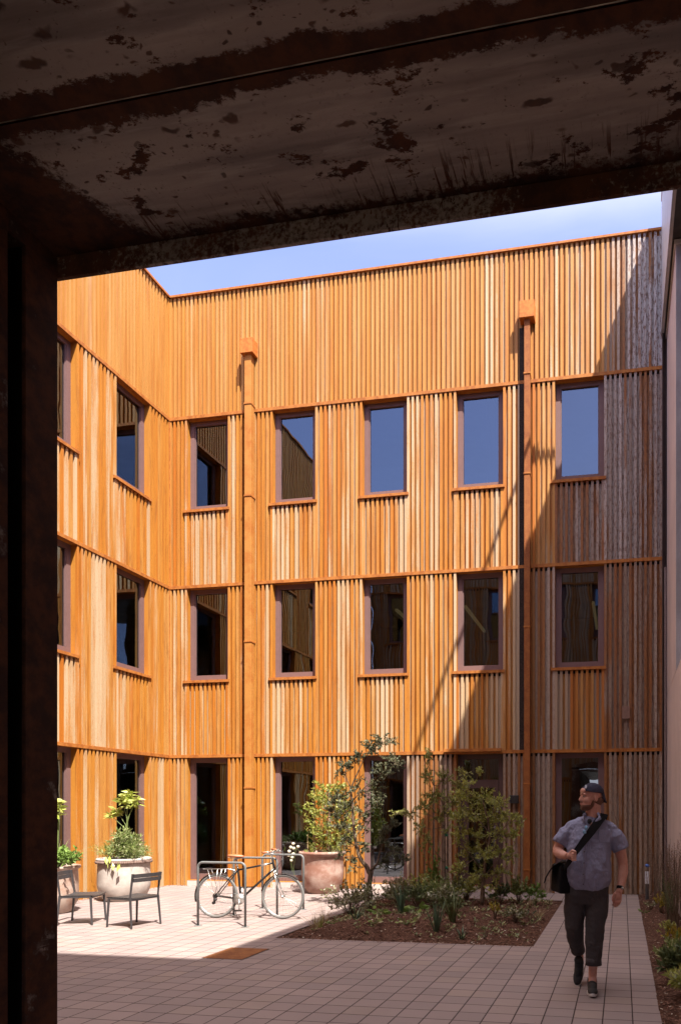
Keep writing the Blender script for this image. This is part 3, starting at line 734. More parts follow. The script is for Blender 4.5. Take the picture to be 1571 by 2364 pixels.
# steel portal lining: each plate its own part
pf = thing("steel_portal", "rust stained steel portal lining framing the view at top and left", "portal", (-1.5, 1.5, 0))
JX, SZ = -1.523, 3.167
a = MB(); a.box(JX - .01, 1.0, 1.3525, 1.70, SZ, SZ + .012); a.build("soffit_plate", MT['plate_front'], pf)
a = MB(); a.box(JX - .01, 1.0, -5.0, 1.3455, SZ - .003, SZ + .012); a.build("soffit_plate", MT['plate_back'], pf)
a = MB(); a.box(JX - .05, 1.05, 1.3456, 1.3524, SZ + .02, SZ + .03); a.box(JX - .05, 1.05, 1.27, 1.42, SZ + .03, SZ + .04); a.build("seam_gap", MT['black'], pf)
a = MB(); a.tube([(JX, 1.3435, SZ - .0022), (0.3, 1.3435, SZ - .0022)], 0.0017, 6); a.build("seam_edge", MT['bright_edge'], pf)
a = MB(); a.box(JX - .012, 1.0, 1.702, 1.714, SZ - .056, SZ + .03, .0015); a.build("soffit_lip", MT['plate_lip'], pf)
a = MB(); a.box(JX - .012, JX, 1.596, 1.7005, -.02, SZ - .0015); a.box(JX - .012, JX, 1.5412, 1.5958, 3.118, SZ - .0015)
a.build("jamb_plate", MT['plate_jamb'], pf)
a = MB(); a.box(JX - .012, JX, -5.0, 1.541, -.02, SZ - .0045); a.build("jamb_plate", MT['plate_jamb'], pf)
a = MB(); a.box(JX - .16, JX - .15, 1.50, 1.64, 0, 3.2); a.box(JX - .15, JX - .0125, 1.5965, 1.60, 0, 3.117); a.box(JX - .15, JX - .0125, 1.537, 1.5405, 0, 3.117); a.build("jamb_recess", MT['black'], pf)
a = MB(); a.box(0.95, 0.962, -5.0, 1.712, -.02, SZ - .0045); a.build("jamb_plate", MT['plate_jamb'], pf)
a = MB(); a.box(JX - .35, JX - .013, 1.65, 1.70, 0, 3.3); a.box(JX - .35, 1.3, 1.5, 1.70, SZ + .05, 3.4); a.build("outer_trim", MT['plate_lip'], pf)

# ------------------------------------------------------------------ concrete building on the right
rb = thing("concrete_building", "grey and pinkish concrete building edge at the far right behind the narrow bed", "building", (1.5, 10, 0))
a = MB(); a.box(0.86, 6.0, 1.8, 14.1, -.02, 3.895, .006); a.build("lower_wall", MT['conc_pink'], rb)
a = MB(); a.box(0.86, 2.2, 11.80, 14.1, 3.899, 10.80, .004); a.build("upper_wall", MT['conc_pink'], rb)
a = MB(); a.box(0.866, 2.2, 11.785, 11.797, 3.899, 10.80); a.build("end_wall", MT['conc_grey'], rb)
a = MB(); a.box(0.835, 2.2, 11.76, 14.1, 10.805, 10.88, .006); a.build("wall_cap", MT['grey_metal'], rb)
a = MB(); a.box(0.754, 0.800, -3.0, 14.0, 10.86, 13.52); a.box(0.742, 0.753, -3.0, 14.0, 13.40, 13.525); a.box(0.742, 0.753, -3.0, 14.0, 10.85, 10.91); a.build("fascia", MT['grey_metal'], rb)
a = MB(); a.box(0.8005, 1.0, -3.0, 13.96, 10.90, 10.98); a.build("soffit", MT['dark_metal'], rb)
a = MB()
for k in range(40):
    yy = 13.9 - k * 0.14
    a.box(0.96, 1.00, yy, yy + .07, 10.99, 13.4)
a.box(1.0, 6, -3, 14.1, 10.99, 13.4); a.build("upper_cladding", MT['purple_clad'], rb)
a = MB(); a.box(2.2, 6, 1.8, 14.1, 3.9, 10.85); a.build("set_back_wall", MT['conc_grey'], rb)
a = MB(); a.tube([(0.01, 8.6, 13.5), (0.01, 12.02, 13.5)], 0.04, 8); a.tube([(0.01, 12.0, 13.5), (0.76, 12.0, 13.47)], 0.045, 8); a.tube([(0.01, 8.62, 13.5), (0.76, 8.62, 13.47)], 0.035, 8)
a.tube([(0.15, 12.0, 13.42), (0.15, 12.0, 13.60)], 0.06, 8)
a.build("roof_rail", MT['dark_metal'], rb)
# ------------------------------------------------------------------ floor grate
gt = thing("access_cover", "square rust brown steel access cover set flush in the pavers", "access cover", (-4.36, 7.49, 0))
a = MB(); a.box(-4.592, -4.122, 7.185, 7.782, -.01, .0055, .002); a.build("cover_plate", MT['rust_plate'], gt)
a = MB()
for (x0, x1, y0, y1) in ((-4.602, -4.595, 7.178, 7.789), (-4.119, -4.112, 7.178, 7.789), (-4.594, -4.120, 7.178, 7.183), (-4.594, -4.120, 7.784, 7.789)): a.box(x0, x1, y0, y1, -.01, .004)
a.build("cover_frame", MT['brownish'], gt)

# ------------------------------------------------------------------ bike racks
def rack_mesh():
    h, w, r = 0.905, 0.365, 0.075; pts = [(-w, 0, 0)]
    for k in range(7):
        t = math.pi - k * math.pi / 12; pts.append((-w + r + r * math.cos(t), 0, h - r + r * math.sin(t)))
    for k in range(7):
        t = math.pi / 2 - k * math.pi / 12; pts.append((w - r + r * math.cos(t), 0, h - r + r * math.sin(t)))
    pts.append((w, 0, 0)); return pts
rk = thing("bike_rack", "nearest grey steel bike hoop, standing in front of the bicycle", "bike rack", (-5.58, 9.19, 0), 0.0, "grey steel hoops for parking bicycles")
a = MB(); a.tube(rack_mesh(), 0.0168, 12, flat=1.0); a.build("hoop", MT['rack'], rk, smooth=True, at_parent=False)
for sx in (-1, 1):
    a = MB(); a.lathe([(0.0, .006), (.055, .006), (.055, 0)], 20, (sx * .365, 0, 0)); a.build("base_plate", MT['rack'], rk, at_parent=False)
copy_thing(rk, (-5.63, 10.22, 0), 0.0, "middle grey steel bike hoop, standing directly behind the bicycle frame")
copy_thing(rk, (-5.562, 11.0, 0), 0.0, "farthest grey steel bike hoop, beside the big terracotta planter")

# ------------------------------------------------------------------ chairs
def chair(loc, rz, label):
    t = thing("metal_chair", label, "chair", loc, rz, "low charcoal metal chairs on the sunlit paving")
    W = .235; F = -.215; Bk = .215
    def build(mb, n, sm=False): return mb.build(n, MT['furn'], t, smooth=sm, at_parent=False)
    def leg(p0, p1, w=.030, d=.020):
        a = MB(); p0 = Vector(p0); p1 = Vector(p1)
        for (q, s0) in ((p0, 1.0), (p1, 1.0)): pass
        vs = []
        for q, sc in ((p0, .75), (p1, 1.0)):
            for dx, dy in ((-1, -1), (1, -1), (1, 1), (-1, 1)): vs.append((q.x + dx * d / 2 * sc, q.y + dy * w / 2 * sc, q.z))
        a.v = vs
        for f in ((0, 3, 2, 1), (4, 5, 6, 7), (0, 1, 5, 4), (1, 2, 6, 5), (2, 3, 7, 6), (3, 0, 4, 7)): a.f.append(f); a.c.append(None); a.mi.append(0)
        return a
    for sx in (-1, 1):
        build(leg((sx * (W + .012), F - .012, 0), (sx * W, F + .012, .405)), "leg")
        a = leg((sx * (W + .012), Bk + .030, 0), (sx * W, Bk - .01, .43))
        b = leg((sx * W, Bk - .01, .432), (sx * (W - .004), Bk + .035, .762), .028, .02)
        n = len(a.v); a.v += b.v; a.f += [tuple(n + i for i in f) for f in b.f]; a.c += b.c; a.mi += b.mi
        build(a, "leg")
        a = MB(); a.box(sx * W - .011, sx * W + .011, F + .005, Bk - .02, .392, .418, .003); build(a, "side_rail")
    # gently dished seat of slats
    a = MB(); n = 9
    for k in range(n):
        y0 = F - .02 + (Bk - F + .02) * k / n; y1 = y0 + (Bk - F + .02) / n - .007
        N = 10
        for i in range(N):
            xa = -W - .012 + (2 * W + .024) * i / N; xb = -W - .012 + (2 * W + .024) * (i + 1) / N
            za = .428 - .014 * (1 - (xa / (W + .012)) ** 2); zb = .428 - .014 * (1 - (xb / (W + .012)) ** 2)
            a.quad((xa, y0, za), (xb, y0, zb), (xb, y1, zb), (xa, y1, za)); a.quad((xa, y0, za - .012), (xa, y1, za - .012), (xb, y1, zb - .012), (xb, y0, zb - .012))
            a.quad((xa, y0, za - .012), (xb, y0, zb - .012), (xb, y0, zb), (xa, y0, za)); a.quad((xa, y1, za - .012), (xa, y1, za), (xb, y1, zb), (xb, y1, zb - .012))
    build(a, "seat")
    a = MB(); a.box(-W, W, F - .005, F + .012, .385, .413, .003); a.box(-W, W, Bk - .03, Bk - .012, .385, .413, .003); build(a, "cross_rail")
    for k in range(2):                       # backrest boards, slightly curved
        a = MB(); z0 = .645 + k * .060; z1 = z0 + .055; N = 12
        for i in range(N):
            xa = -W + 2 * W * i / N; xb = -W + 2 * W * (i + 1) / N
            f = lambda x, z: Bk + .012 + (z - .43) * .13 - .035 * (1 - (x / W) ** 2) * -1 * 0 + .022 * (1 - (x / W) ** 2)
            pa0, pa1, pb0, pb1 = (xa, f(xa, z0), z0), (xa, f(xa, z1), z1), (xb, f(xb, z0), z0), (xb, f(xb, z1), z1)
            o = lambda p: (p[0], p[1] + .014, p[2])
            a.quad(pa0, pb0, pb1, pa1); a.quad(o(pa0), o(pa1), o(pb1), o(pb0)); a.quad(pa1, pb1, o(pb1), o(pa1)); a.quad(pa0, o(pa0), o(pb0), pb0)
        build(a, "backrest")
    return t
chair((-6.854, 9.04, 0), R(-102), "charcoal metal chair nearer the bicycle, its back turned to the racks")
chair((-7.746, 9.115, 0), R(108.5), "charcoal metal chair at the far left, half hidden by the steel portal post")

# ------------------------------------------------------------------ bicycle (local x = rear to front wheel)
bk = thing("bicycle", "black city bicycle with brown leather saddle and silver rear carrier standing between the hoops", "bicycle", (-6.09, 9.885, 0), R(4.1))
M_blk = simple("bicycle_black", (0.018, 0.016, 0.016), 0.3, 0.0, 0.1, 60)
M_chr = simple("bicycle_silver", (0.55, 0.54, 0.52), 0.28, 0.8, 0.1, 60)
M_tyre = simple("grey_tyre", (0.13, 0.125, 0.12), 0.8, 0, 0.1, 60)
M_lea = simple("brown_leather", (0.36, 0.12, 0.05), 0.45, 0, 0.12, 40)
LEAN = Matrix.Rotation(R(-3.5), 4, 'X')
def bp_(mb, n, m, parent=None, sm=True):
    mb.v = [tuple(LEAN @ Vector(v)) for v in mb.v]
    o = mb.build(n, m, parent or bk, smooth=sm, at_parent=False); return o
def circ(cx, cz, r, n=48, y=0.0): return [(cx + r * math.cos(2 * math.pi * k / n), y, cz + r * math.sin(2 * math.pi * k / n)) for k in range(n)]
WB = 1.05; ZR = .340
for cx in (0.0, WB):
    a = MB(); a.tube(circ(cx, ZR, .318), .0185, 10, closed=True); wh = bp_(a, "wheel", M_tyre)
    a = MB(); a.tube(circ(cx, ZR, .298), .0085, 8, closed=True, flat=1.3); bp_(a, "rim", M_chr, wh)
    a = MB()
    for k in range(28):
        t = 2 * math.pi * k / 28; s = 1 if k % 2 else -1; t2 = t + 0.35 * (1 if (k // 2) % 2 else -1)
        a.tube([(cx + .022 * math.cos(t2), s * .028, ZR + .022 * math.sin(t2)), (cx + .296 * math.cos(t), 0, ZR + .296 * math.sin(t))], .0011, 4, cap=False)
    bp_(a, "spokes", M_chr, wh)
    a = MB(); a.tube([(cx, -.05, ZR), (cx, -.032, ZR), (cx, .032, ZR), (cx, .05, ZR)], [.008, .022, .022, .008], 12); bp_(a, "hub", M_chr, wh)
BBp = (.385, 0, .295); ST = (.325, 0, .745); HT = (.868, 0, .905); HB = (.908, 0, .735)
a = MB()
a.tube([BBp, ST, (.318, 0, .79)], .0155, 10); a.tube([(.328, 0, .735), (.872, 0, .845)], .0150, 10); a.tube([BBp, (.905, 0, .765)], .0175, 10)
a.tube([HB, HT], .019, 10); a.tube([(.385, -.04, .295), (.385, .04, .295)], .022, 12)
for s in (-1, 1):
    a.tube([(.385, s * .03, .295), (.30, s * .045, .303), (0, s * .058, ZR)], [.011, .010, .008], 8)
    a.tube([(.322, s * .012, .735), (.24, s * .04, .64), (0, s * .058, ZR)], [.009, .009, .007], 8)
bp_(a, "frame", M_blk)
a = MB(); a.tube([(.68, 0, .8065), (.80, 0, .8305)], .0158, 10); bp_(a, "top_tube_band", M_chr)
a = MB()
for s in (-1, 1): a.tube([(.915, s * .03, .70), (.945, s * .048, .60), (.995, s * .052, .46), (WB, s * .053, ZR)], [.013, .012, .010, .008], 8)
a.tube([(.915, -.045, .705), (.915, .045, .705)], .016, 8); a.tube([(.914, 0, .735), (.912, 0, .70)], .019, 10); bp_(a, "fork", M_chr)
a = MB(); a.tube([(.865, 0, .90), (.853, 0, .985), (.90, 0, 1.02)], .013, 8)
bar = [(.735, .30, 1.055), (.83, .24, 1.045), (.90, .10, 1.025), (.915, 0, 1.02), (.945, -.12, 1.02), (.93, -.24, 1.01), (.86, -.30, 1.005)]
a.tube(bar, .0115, 8)
for s, (px, py, pz) in ((1, (.86, .215, 1.03)), (-1, (.955, -.20, 1.0))):
    a.tube([(px, py, pz), (px + .05, py, pz - .005), (px + .0, py + s * .08, pz - .015)], .006, 6); a.box(px - .015, px + .02, py - .02, py + .02, pz - .01, pz + .028, .004)
hb = bp_(a, "handlebar", M_chr)
a = MB(); a.tube([(.72, .31, 1.057), (.82, .245, 1.046)], .017, 8); bp_(a, "grip", M_lea, hb)
a = MB(); a.tube([(.845, -.31, 1.004), (.935, -.225, 1.011)], .017, 8); bp_(a, "grip", M_lea, hb)
a = MB()
a.tube([(.93, -.15, 1.0), (1.03, -.10, .97), (1.01, -.02, .80), (.93, .02, .72)], .0035, 5); a.tube([(.90, .18, 1.02), (1.02, .10, 1.0), (1.0, 0, .86), (.92, -.02, .76)], .0035, 5)
bp_(a, "cable", M_blk)
a = MB(); a.tube([(.318, 0, .78), (.292, 0, .905)], .0135, 8); a.tube([(.26, 0, .905), (.33, 0, .905)], .010, 6); bp_(a, "seat_post", M_chr)
bm = bmesh.new(); bmesh.ops.create_uvsphere(bm, u_segments=24, v_segments=12, radius=1)
for v in bm.verts:
    t = (v.co.x + 1) / 2; w = .078 * (1 - t) ** .7 + .020; z = v.co.z * .030 * (1.0 if v.co.z > 0 else .9) + .012 * (1 - t) ** 2 - .004 * t
    v.co = Vector((.155 + t * .27, v.co.y * w / max(.25, math.sqrt(max(0.02, 1 - v.co.x ** 2))) * math.sqrt(max(0.0, 1 - v.co.x ** 2)) ** 1.0, .945 + z))
a = MB(); a.addbm(bm); bp_(a, "saddle", M_lea)
a = MB()
for s in (-1, 1): a.tube([(.17, s * .04, .93), (.22, s * .022, .91), (.34, s * .02, .908), (.41, s * .006, .93)], .004, 6)
bp_(a, "saddle_rail", M_chr)
for (cx, t0, t1) in ((0.0, 62, 196), (WB, 50, 168)):
    a = MB(); N = 18
    for k in range(N):
        q = []
        for kk in (k, k + 1):
            t = R(t0 + (t1 - t0) * kk / N); q.append((math.cos(t), math.sin(t)))
        for (ya, ra), (yb, rb) in (((-.028, .345), (-.012, .355)), ((-.012, .355), (.012, .355)), ((.012, .355), (.028, .345))):
            a.quad((cx + q[0][0] * ra, ya, ZR + q[0][1] * ra), (cx + q[1][0] * ra, ya, ZR + q[1][1] * ra), (cx + q[1][0] * rb, yb, ZR + q[1][1] * rb), (cx + q[0][0] * rb, yb, ZR + q[0][1] * rb))
    bp_(a, "mudguard", M_blk)
a = MB()
for y in (-.06, -.02, .02, .06): a.tube([(-.20, y, .745), (.20, y, .752), (.26, y * .4, .725)], .0045, 6)
for x in (-.20, -.06, .08, .20): a.tube([(x, -.06, .748), (x, .06, .748)], .004, 6)
for s in (-1, 1):
    for x in (-.13, .03, .10): a.tube([(x, s * .06, .745), (0.0, s * .062, ZR + .01)], .004, 6)
bp_(a, "rear_carrier", M_chr)
a = MB(); a.tube([(.385, -.055, .295), (.385, -.062, .295)], .085, 28); cs = bp_(a, "chainring", M_chr)
a = MB(); a.tube([(.385, -.07, .295), (.402, -.075, .13)], .010, 8); bp_(a, "crank", M_chr); a = MB(); a.tube([(.385, .06, .295), (.368, .065, .46)], .010, 8); bp_(a, "crank", M_chr)
a = MB(); a.box(.36, .45, -.17, -.085, .118, .142, .005); bp_(a, "pedal", M_blk); a = MB(); a.box(.325, .41, .075, .16, .448, .472, .005); bp_(a, "pedal", M_blk)
a = MB(); a.tube([(.385, -.0585, .378), (.0, -.052, .372)], .0035, 5); a.tube([(.385, -.0585, .212), (.05, -.05, .250), (.02, -.05, .252)], .0035, 5)
a.tube([(0, -.045, ZR), (0, -.055, ZR)], .04, 16); bp_(a, "chain", M_blk)
a = MB(); a.tube([(.0, -.06, .30), (.02, -.062, .27)], .022, 12); a.tube([(-.02, -.055, .235), (-.02, -.065, .235)], .024, 12); a.box(-.02, .015, -.068, -.054, .22, .33, .003); bp_(a, "derailleur", M_blk)
a = MB(); a.tube([(.20, .06, .35), (.26, .14, .02)], .007, 6); bp_(a, "kickstand", M_chr)

# ------------------------------------------------------------------ planters
def planter(name, label, cx, cy, prof, mat, soil_r, soil_z):
    t = thing("planter_pot", label, "planter", (cx, cy, 0))
    a = MB(); a.lathe(prof, 56, (cx, cy, 0)); a.build("pot", mat, t, smooth=True)
    a = MB(); n = 32; vs = [(cx + soil_r * math.cos(2 * math.pi * k / n), cy + soil_r * math.sin(2 * math.pi * k / n), soil_z) for k in range(n)]
    a.face(vs); a.build("soil", MT['soil'], t)
    return t
def prof(rb, rm, zm, rr, h, lip):
    p = [(0.0, 0.004), (rb * .96, 0.004), (rb, .015)]
    for k in range(1, 9):
        f = k / 8; z = zm * f; p.append((rb + (rm - rb) * math.sin(f * math.pi / 2) ** .9, .015 + z))
    p += [(rm * .995, zm + (h - zm) * .35), (rm * .975, h - lip * 1.6), (rr * .93, h - lip * 1.15), (rr * .985, h - lip), (rr, h - lip * .6), (rr * .995, h - .008), (rr * .96, h), (rr * .90, h - .012), (rr * .87, h - .07), (rr * .86, h - .16)]
    return p
P1 = planter("p", "pale whitewashed round planter with a scalloped dark rim behind the chairs", -8.99, 11.60, prof(.335, .440, .30, .458, .775, .05), mat_pot("pale_clay", (0.36, 0.31, 0.28), (0.50, 0.45, 0.41)), .40, .69)
P2 = planter("p", "big terracotta round planter behind the front wheel of the bicycle", -5.88, 13.32, prof(.30, .412, .40, .465, .83, .06), mat_pot("pink_terracotta", (0.26, 0.13, 0.095), (0.44, 0.32, 0.27)), .40, .73)
P0 = planter("p", "brown round planter at the far left edge, mostly hidden by the steel post", -9.04, 9.93, prof(.31, .41, .32, .44, .76, .05), mat_pot("brown_clay", (0.33, 0.21, 0.16), (0.46, 0.38, 0.33)), .38, .68)
# scalloped rim rope on the pale pot
a = MB(); n = 90
for k in range(n):
    t = 2 * math.pi * k / n; a.ell((-8.99 + .452 * math.cos(t), 11.60 + .452 * math.sin(t), .706), (.022, .022, .028), seg=8)
a.build("rim_beading", simple("dark_clay", (0.17, 0.11, 0.09), 0.85), P1, smooth=True)
# ------------------------------------------------------------------ planting
L_olive = mat_leaf("olive_leaf", (0.055, 0.062, 0.035), (0.16, 0.165, 0.085), .12, .5)
L_mid = mat_leaf("mid_green_leaf", (0.20, 0.23, 0.04), (0.50, 0.50, 0.13), .25, .5, (0.36, 0.38, 0.22))
L_fea = mat_leaf("feathery_leaf", (0.19, 0.20, 0.055), (0.38, 0.37, 0.12), .25, .55)
L_yel = mat_leaf("bright_leaf", (0.160, 0.210, 0.030), (0.360, 0.370, 0.080), .3, .45, (0.550, 0.500, 0.160))
L_fern = mat_leaf("fresh_fern_leaf", (0.108, 0.168, 0.036), (0.300, 0.348, 0.120), .3, .5, (0.504, 0.504, 0.288))
L_lime = mat_leaf("lime_whorl_leaf", (0.300, 0.360, 0.060), (0.500, 0.520, 0.160), .25, .35)
L_drk0 = mat_leaf("dark_shrub_leaf", (0.057, 0.085, 0.042), (0.142, 0.180, 0.085), .1, .5)
L_drk = mat_leaf("deep_green_leaf", (0.06, 0.085, 0.03), (0.15, 0.18, 0.065), .1, .5)
L_var = mat_leaf("variegated_leaf", (0.13, 0.14, 0.06), (0.30, 0.29, 0.14), .15, .45, (0.55, 0.53, 0.42))
L_blue = mat_leaf("blue_green_blade", (0.06, 0.105, 0.06), (0.13, 0.19, 0.11), .15, .45)
L_dry = mat_leaf("dry_grass_blade", (0.208, 0.143, 0.078), (0.442, 0.338, 0.195), .2, .7)
L_gold = mat_leaf("golden_leaf", (0.240, 0.200, 0.020), (0.460, 0.360, 0.040), .25, .5)
L_lgt = mat_leaf("light_green_leaf", (0.100, 0.180, 0.030), (0.200, 0.300, 0.070), .25, .45)
L_hea = mat_leaf("brown_heather_sprig", (0.128, 0.068, 0.045), (0.285, 0.173, 0.120), .1, .8, (0.090, 0.090, 0.045))
L_wht = mat_leaf("cream_flower", (0.620, 0.580, 0.420), (0.780, 0.750, 0.620), .2, .6)
B_dk = mat_bark("dark_bark"); B_lt = mat_bark("brown_bark", (0.09, 0.055, 0.035), (0.20, 0.135, 0.09))
B_grn = simple("green_stem", (0.13, 0.17, 0.05), 0.6)

def rvec(r):
    while True:
        v = Vector((r.uniform(-1, 1), r.uniform(-1, 1), r.uniform(-1, 1)))
        if 0.05 < v.length < 1: return v.normalized()
def leaf(mb, p, d, l, w, r, fold=0.25, droop=0.0):
    d = (d + Vector((0, 0, -droop))).normalized(); s = d.cross(rvec(r))
    if s.length < 1e-3: return
    s.normalize(); n = d.cross(s)
    tip = p + d * l; m = p + d * (l * .45) + n * (w * fold)
    k = len(mb.v); mb.v += [tuple(p), tuple(p + d * (l * .45) + s * (w / 2)), tuple(tip), tuple(p + d * (l * .45) - s * (w / 2)), tuple(m - n * w * fold * 1.8)]
    for f in ((k, k + 1, k + 2, k + 4), (k, k + 4, k + 2, k + 3)): mb.f.append(f); mb.c.append(None); mb.mi.append(0)
def sprig(mb, wood, p, d, L, nl, l, w, r, up=0.2, wr=0.0022, droop=0.0):
    pts = [p]; q = p.copy(); dd = d.normalized(); N = 4
    for i in range(N):
        dd = (dd + rvec(r) * .22 + Vector((0, 0, up * .12))).normalized(); q = q + dd * (L / N); pts.append(q.copy())
    if wood is not None: wood.tube(pts, [wr, wr * .9, wr * .7, wr * .5, wr * .3], 4, cap=False)
    for i in range(nl):
        t = (0.12 + .88 * (i + r.random() * .6) / nl) * N; k = min(N - 1, int(t)); f = t - k
        pp = pts[k].lerp(pts[min(k + 1, N)], min(1, f)); ax = (pts[k + 1] - pts[k]).normalized()
        ld = (ax * .7 + rvec(r) * .9 + Vector((0, 0, up))).normalized()
        leaf(mb, pp, ld, l * r.uniform(.7, 1.2), w * r.uniform(.75, 1.15), r, droop=droop)
def cloud(mb, wood, c, rad, nt, nl, l, w, r, root=None, up=.2, wr=.0022, droop=0.0):
    c = Vector(c)
    for i in range(nt):
        o = rvec(r); o = Vector((o.x * rad[0], o.y * rad[1], o.z * rad[2])) * (r.random() ** .5)
        st = c + o * .25; sprig(mb, wood, st, o + Vector((0, 0, .02)), o.length * .8 + .05, nl, l, w, r, up, wr, droop)
def near(sk, c):
    best = None
    for pts, ra, rb in sk:
        for i, p in enumerate(pts):
            d = (Vector(p) - c).length + max(0, p[2] - c.z) * .8
            if best is None or d < best[0]: best = (d, Vector(p))
    return best[1]
def tree(name, label, cat, sk, cl, leafm, bark, l, w, nl, seed, up=.2, group=None, wr=.0022, loc=None, crownname="crown", dens=1.0, extra=None):
    r = random.Random(seed); b = sk[0][0][0]
    t = thing(name, label, cat, loc or (b[0], b[1], 0), 0, group)
    wood = MB(); crown = MB()
    for pts, r0, r1 in sk:
        P = [Vector(p) for p in pts]; Q = []
        for i in range(len(P) - 1):
            for f in (0, .34, .67): Q.append(P[i].lerp(P[i + 1], f) + rvec(r) * (r0 * .12))
        Q.append(P[-1]); wood.tube(Q, [r0 + (r1 - r0) * i / (len(Q) - 1) for i in range(len(Q))], 9)
    for c, rad, nt in cl:
        C = Vector(c); a = near(sk, C); m = a.lerp(C, .5) + rvec(r) * .04 + Vector((0, 0, -.03))
        wood.tube([a, m, C], [.009, .006, .003], 6, cap=False)
        cloud(crown, wood, C, rad, int(nt * dens), nl, l, w, r, up=up, wr=wr)
    if extra: extra(wood, crown, r)
    wood.build("trunk", bark, t, smooth=True); crown.build(crownname, leafm, t)
    return t
# 1 dark olive-like tree with the crooked trunk
sk1 = [([(-4.174, 11.41, 0), (-4.225, 11.41, .27), (-4.185, 11.41, .56), (-4.26, 11.40, .70), (-4.37, 11.40, .84), (-4.44, 11.40, 1.07), (-4.485, 11.4, 1.43), (-4.51, 11.41, 1.80), (-4.545, 11.42, 2.03)], .050, .016),
       ([(-4.20, 11.41, .60), (-4.07, 11.43, .74), (-4.03, 11.45, .95), (-3.95, 11.45, 1.12)], .024, .008),
       ([(-4.54, 11.42, 2.0), (-4.45, 11.40, 2.2), (-4.30, 11.38, 2.48), (-4.15, 11.36, 2.68)], .014, .005),
       ([(-4.545, 11.42, 2.03), (-4.64, 11.42, 2.25), (-4.72, 11.42, 2.36)], .010, .004),
       ([(-4.51, 11.41, 1.80), (-4.28, 11.38, 2.03), (-4.02, 11.35, 2.22), (-3.72, 11.33, 2.42)], .010, .004),
       ([(-4.48, 11.4, 1.45), (-4.62, 11.4, 1.62), (-4.80, 11.4, 1.75)], .009, .004),
       ([(-4.47, 11.4, 1.30), (-4.25, 11.38, 1.50), (-4.05, 11.36, 1.70)], .008, .004)]
cl1 = [((-3.95, 11.36, 2.80), (.26, .2, .12), 12), ((-4.18, 11.38, 2.66), (.22, .2, .14), 12), ((-4.42, 11.38, 2.52), (.2, .15, .12), 9), ((-4.66, 11.42, 2.40), (.14, .12, .14), 9), ((-4.74, 11.40, 2.32), (.1, .1, .1), 4),
       ((-3.72, 11.33, 2.44), (.26, .2, .13), 13), ((-3.98, 11.36, 2.26), (.28, .2, .16), 15), ((-4.12, 11.38, 2.02), (.2, .18, .22), 12), ((-4.06, 11.36, 1.80), (.16, .14, .18), 9),
       ((-4.42, 11.42, 2.02), (.18, .15, .2), 9), ((-4.78, 11.4, 1.82), (.22, .2, .2), 14), ((-4.86, 11.4, 1.60), (.18, .16, .18), 10), ((-4.62, 11.4, 1.66), (.2, .18, .18), 12), ((-4.66, 11.4, 1.36), (.17, .15, .2), 10), ((-4.30, 11.38, 1.62), (.15, .14, .2), 9),
       ((-4.28, 11.38, 1.36), (.13, .13, .18), 8), ((-4.62, 11.4, 1.10), (.17, .15, .16), 8), ((-4.3, 11.4, 1.05), (.13, .12, .16), 7), ((-3.98, 11.44, 1.22), (.15, .15, .16), 10), ((-3.82, 11.44, 1.38), (.13, .12, .14), 8),
       ((-3.80, 11.44, .96), (.17, .15, .14), 9), ((-3.62, 11.44, .82), (.15, .13, .11), 7), ((-3.95, 11.42, .74), (.13, .12, .12), 6), ((-4.52, 11.4, .72), (.14, .12, .14), 6), ((-4.70, 11.4, .86), (.12, .12, .1), 4)]
tree("olive_tree", "dark small leaved tree with a crooked forked trunk in front of the third ground window", "tree", sk1, cl1, L_olive, B_dk, .052, .022, 19, 3, dens=1.6, wr=.003)
# 2 bushy mid green tree
sk2 = [([(-2.305, 11.63, 0.02), (-2.295, 11.63, .35), (-2.27, 11.63, .60), (-2.25, 11.63, .85), (-2.17, 11.62, 1.15), (-2.2, 11.6, 1.5), (-2.3, 11.6, 1.85)], .042, .008),
       ([(-2.29, 11.63, .5), (-2.12, 11.6, .72), (-1.95, 11.58, .9)], .012, .005), ([(-2.27, 11.63, .62), (-2.45, 11.6, .82), (-2.62, 11.58, 1.05)], .012, .005),
       ([(-2.2, 11.63, 1.1), (-2.0, 11.6, 1.3), (-1.82, 11.58, 1.45)], .01, .004), ([(-2.2, 11.6, 1.3), (-2.42, 11.6, 1.55), (-2.5, 11.6, 1.85)], .01, .004)]
r9 = random.Random(8); cl2 = []
for (x, z, rx, rz, n) in ((-2.52, 2.08, .10, .2, 9), (-2.40, 2.28, .09, .12, 5), (-2.62, 1.86, .20, .16, 14), (-2.28, 1.80, .24, .2, 20), (-2.02, 1.78, .18, .15, 13), (-2.55, 1.55, .24, .18, 18), (-2.25, 1.50, .25, .2, 18), (-1.95, 1.52, .22, .16, 15), (-1.74, 1.50, .13, .14, 8),
                          (-2.66, 1.25, .20, .16, 14), (-2.40, 1.20, .18, .16, 10), (-1.98, 1.24, .2, .16, 12), (-1.74, 1.22, .14, .18, 8), (-2.55, .95, .24, .15, 15), (-2.25, .88, .2, .15, 10), (-1.98, .92, .2, .16, 11), (-2.62, .68, .18, .14, 11), (-2.35, .58, .22, .12, 10), (-2.0, .62, .2, .12, 9), (-2.45, .38, .2, .1, 7), (-1.8, .92, .12, .14, 6), (-2.05, .42, .16, .1, 4), (-2.78, 1.5, .12, .14, 6)):
    cl2.append(((x, 11.62 + r9.uniform(-.22, .22), z), (rx, rx * 1.3, rz), n))
tree("bushy_tree", "bushy green young tree growing in front of the dark entrance door", "tree", sk2, cl2, L_mid, B_lt, .050, .024, 20, 6, dens=1.6)
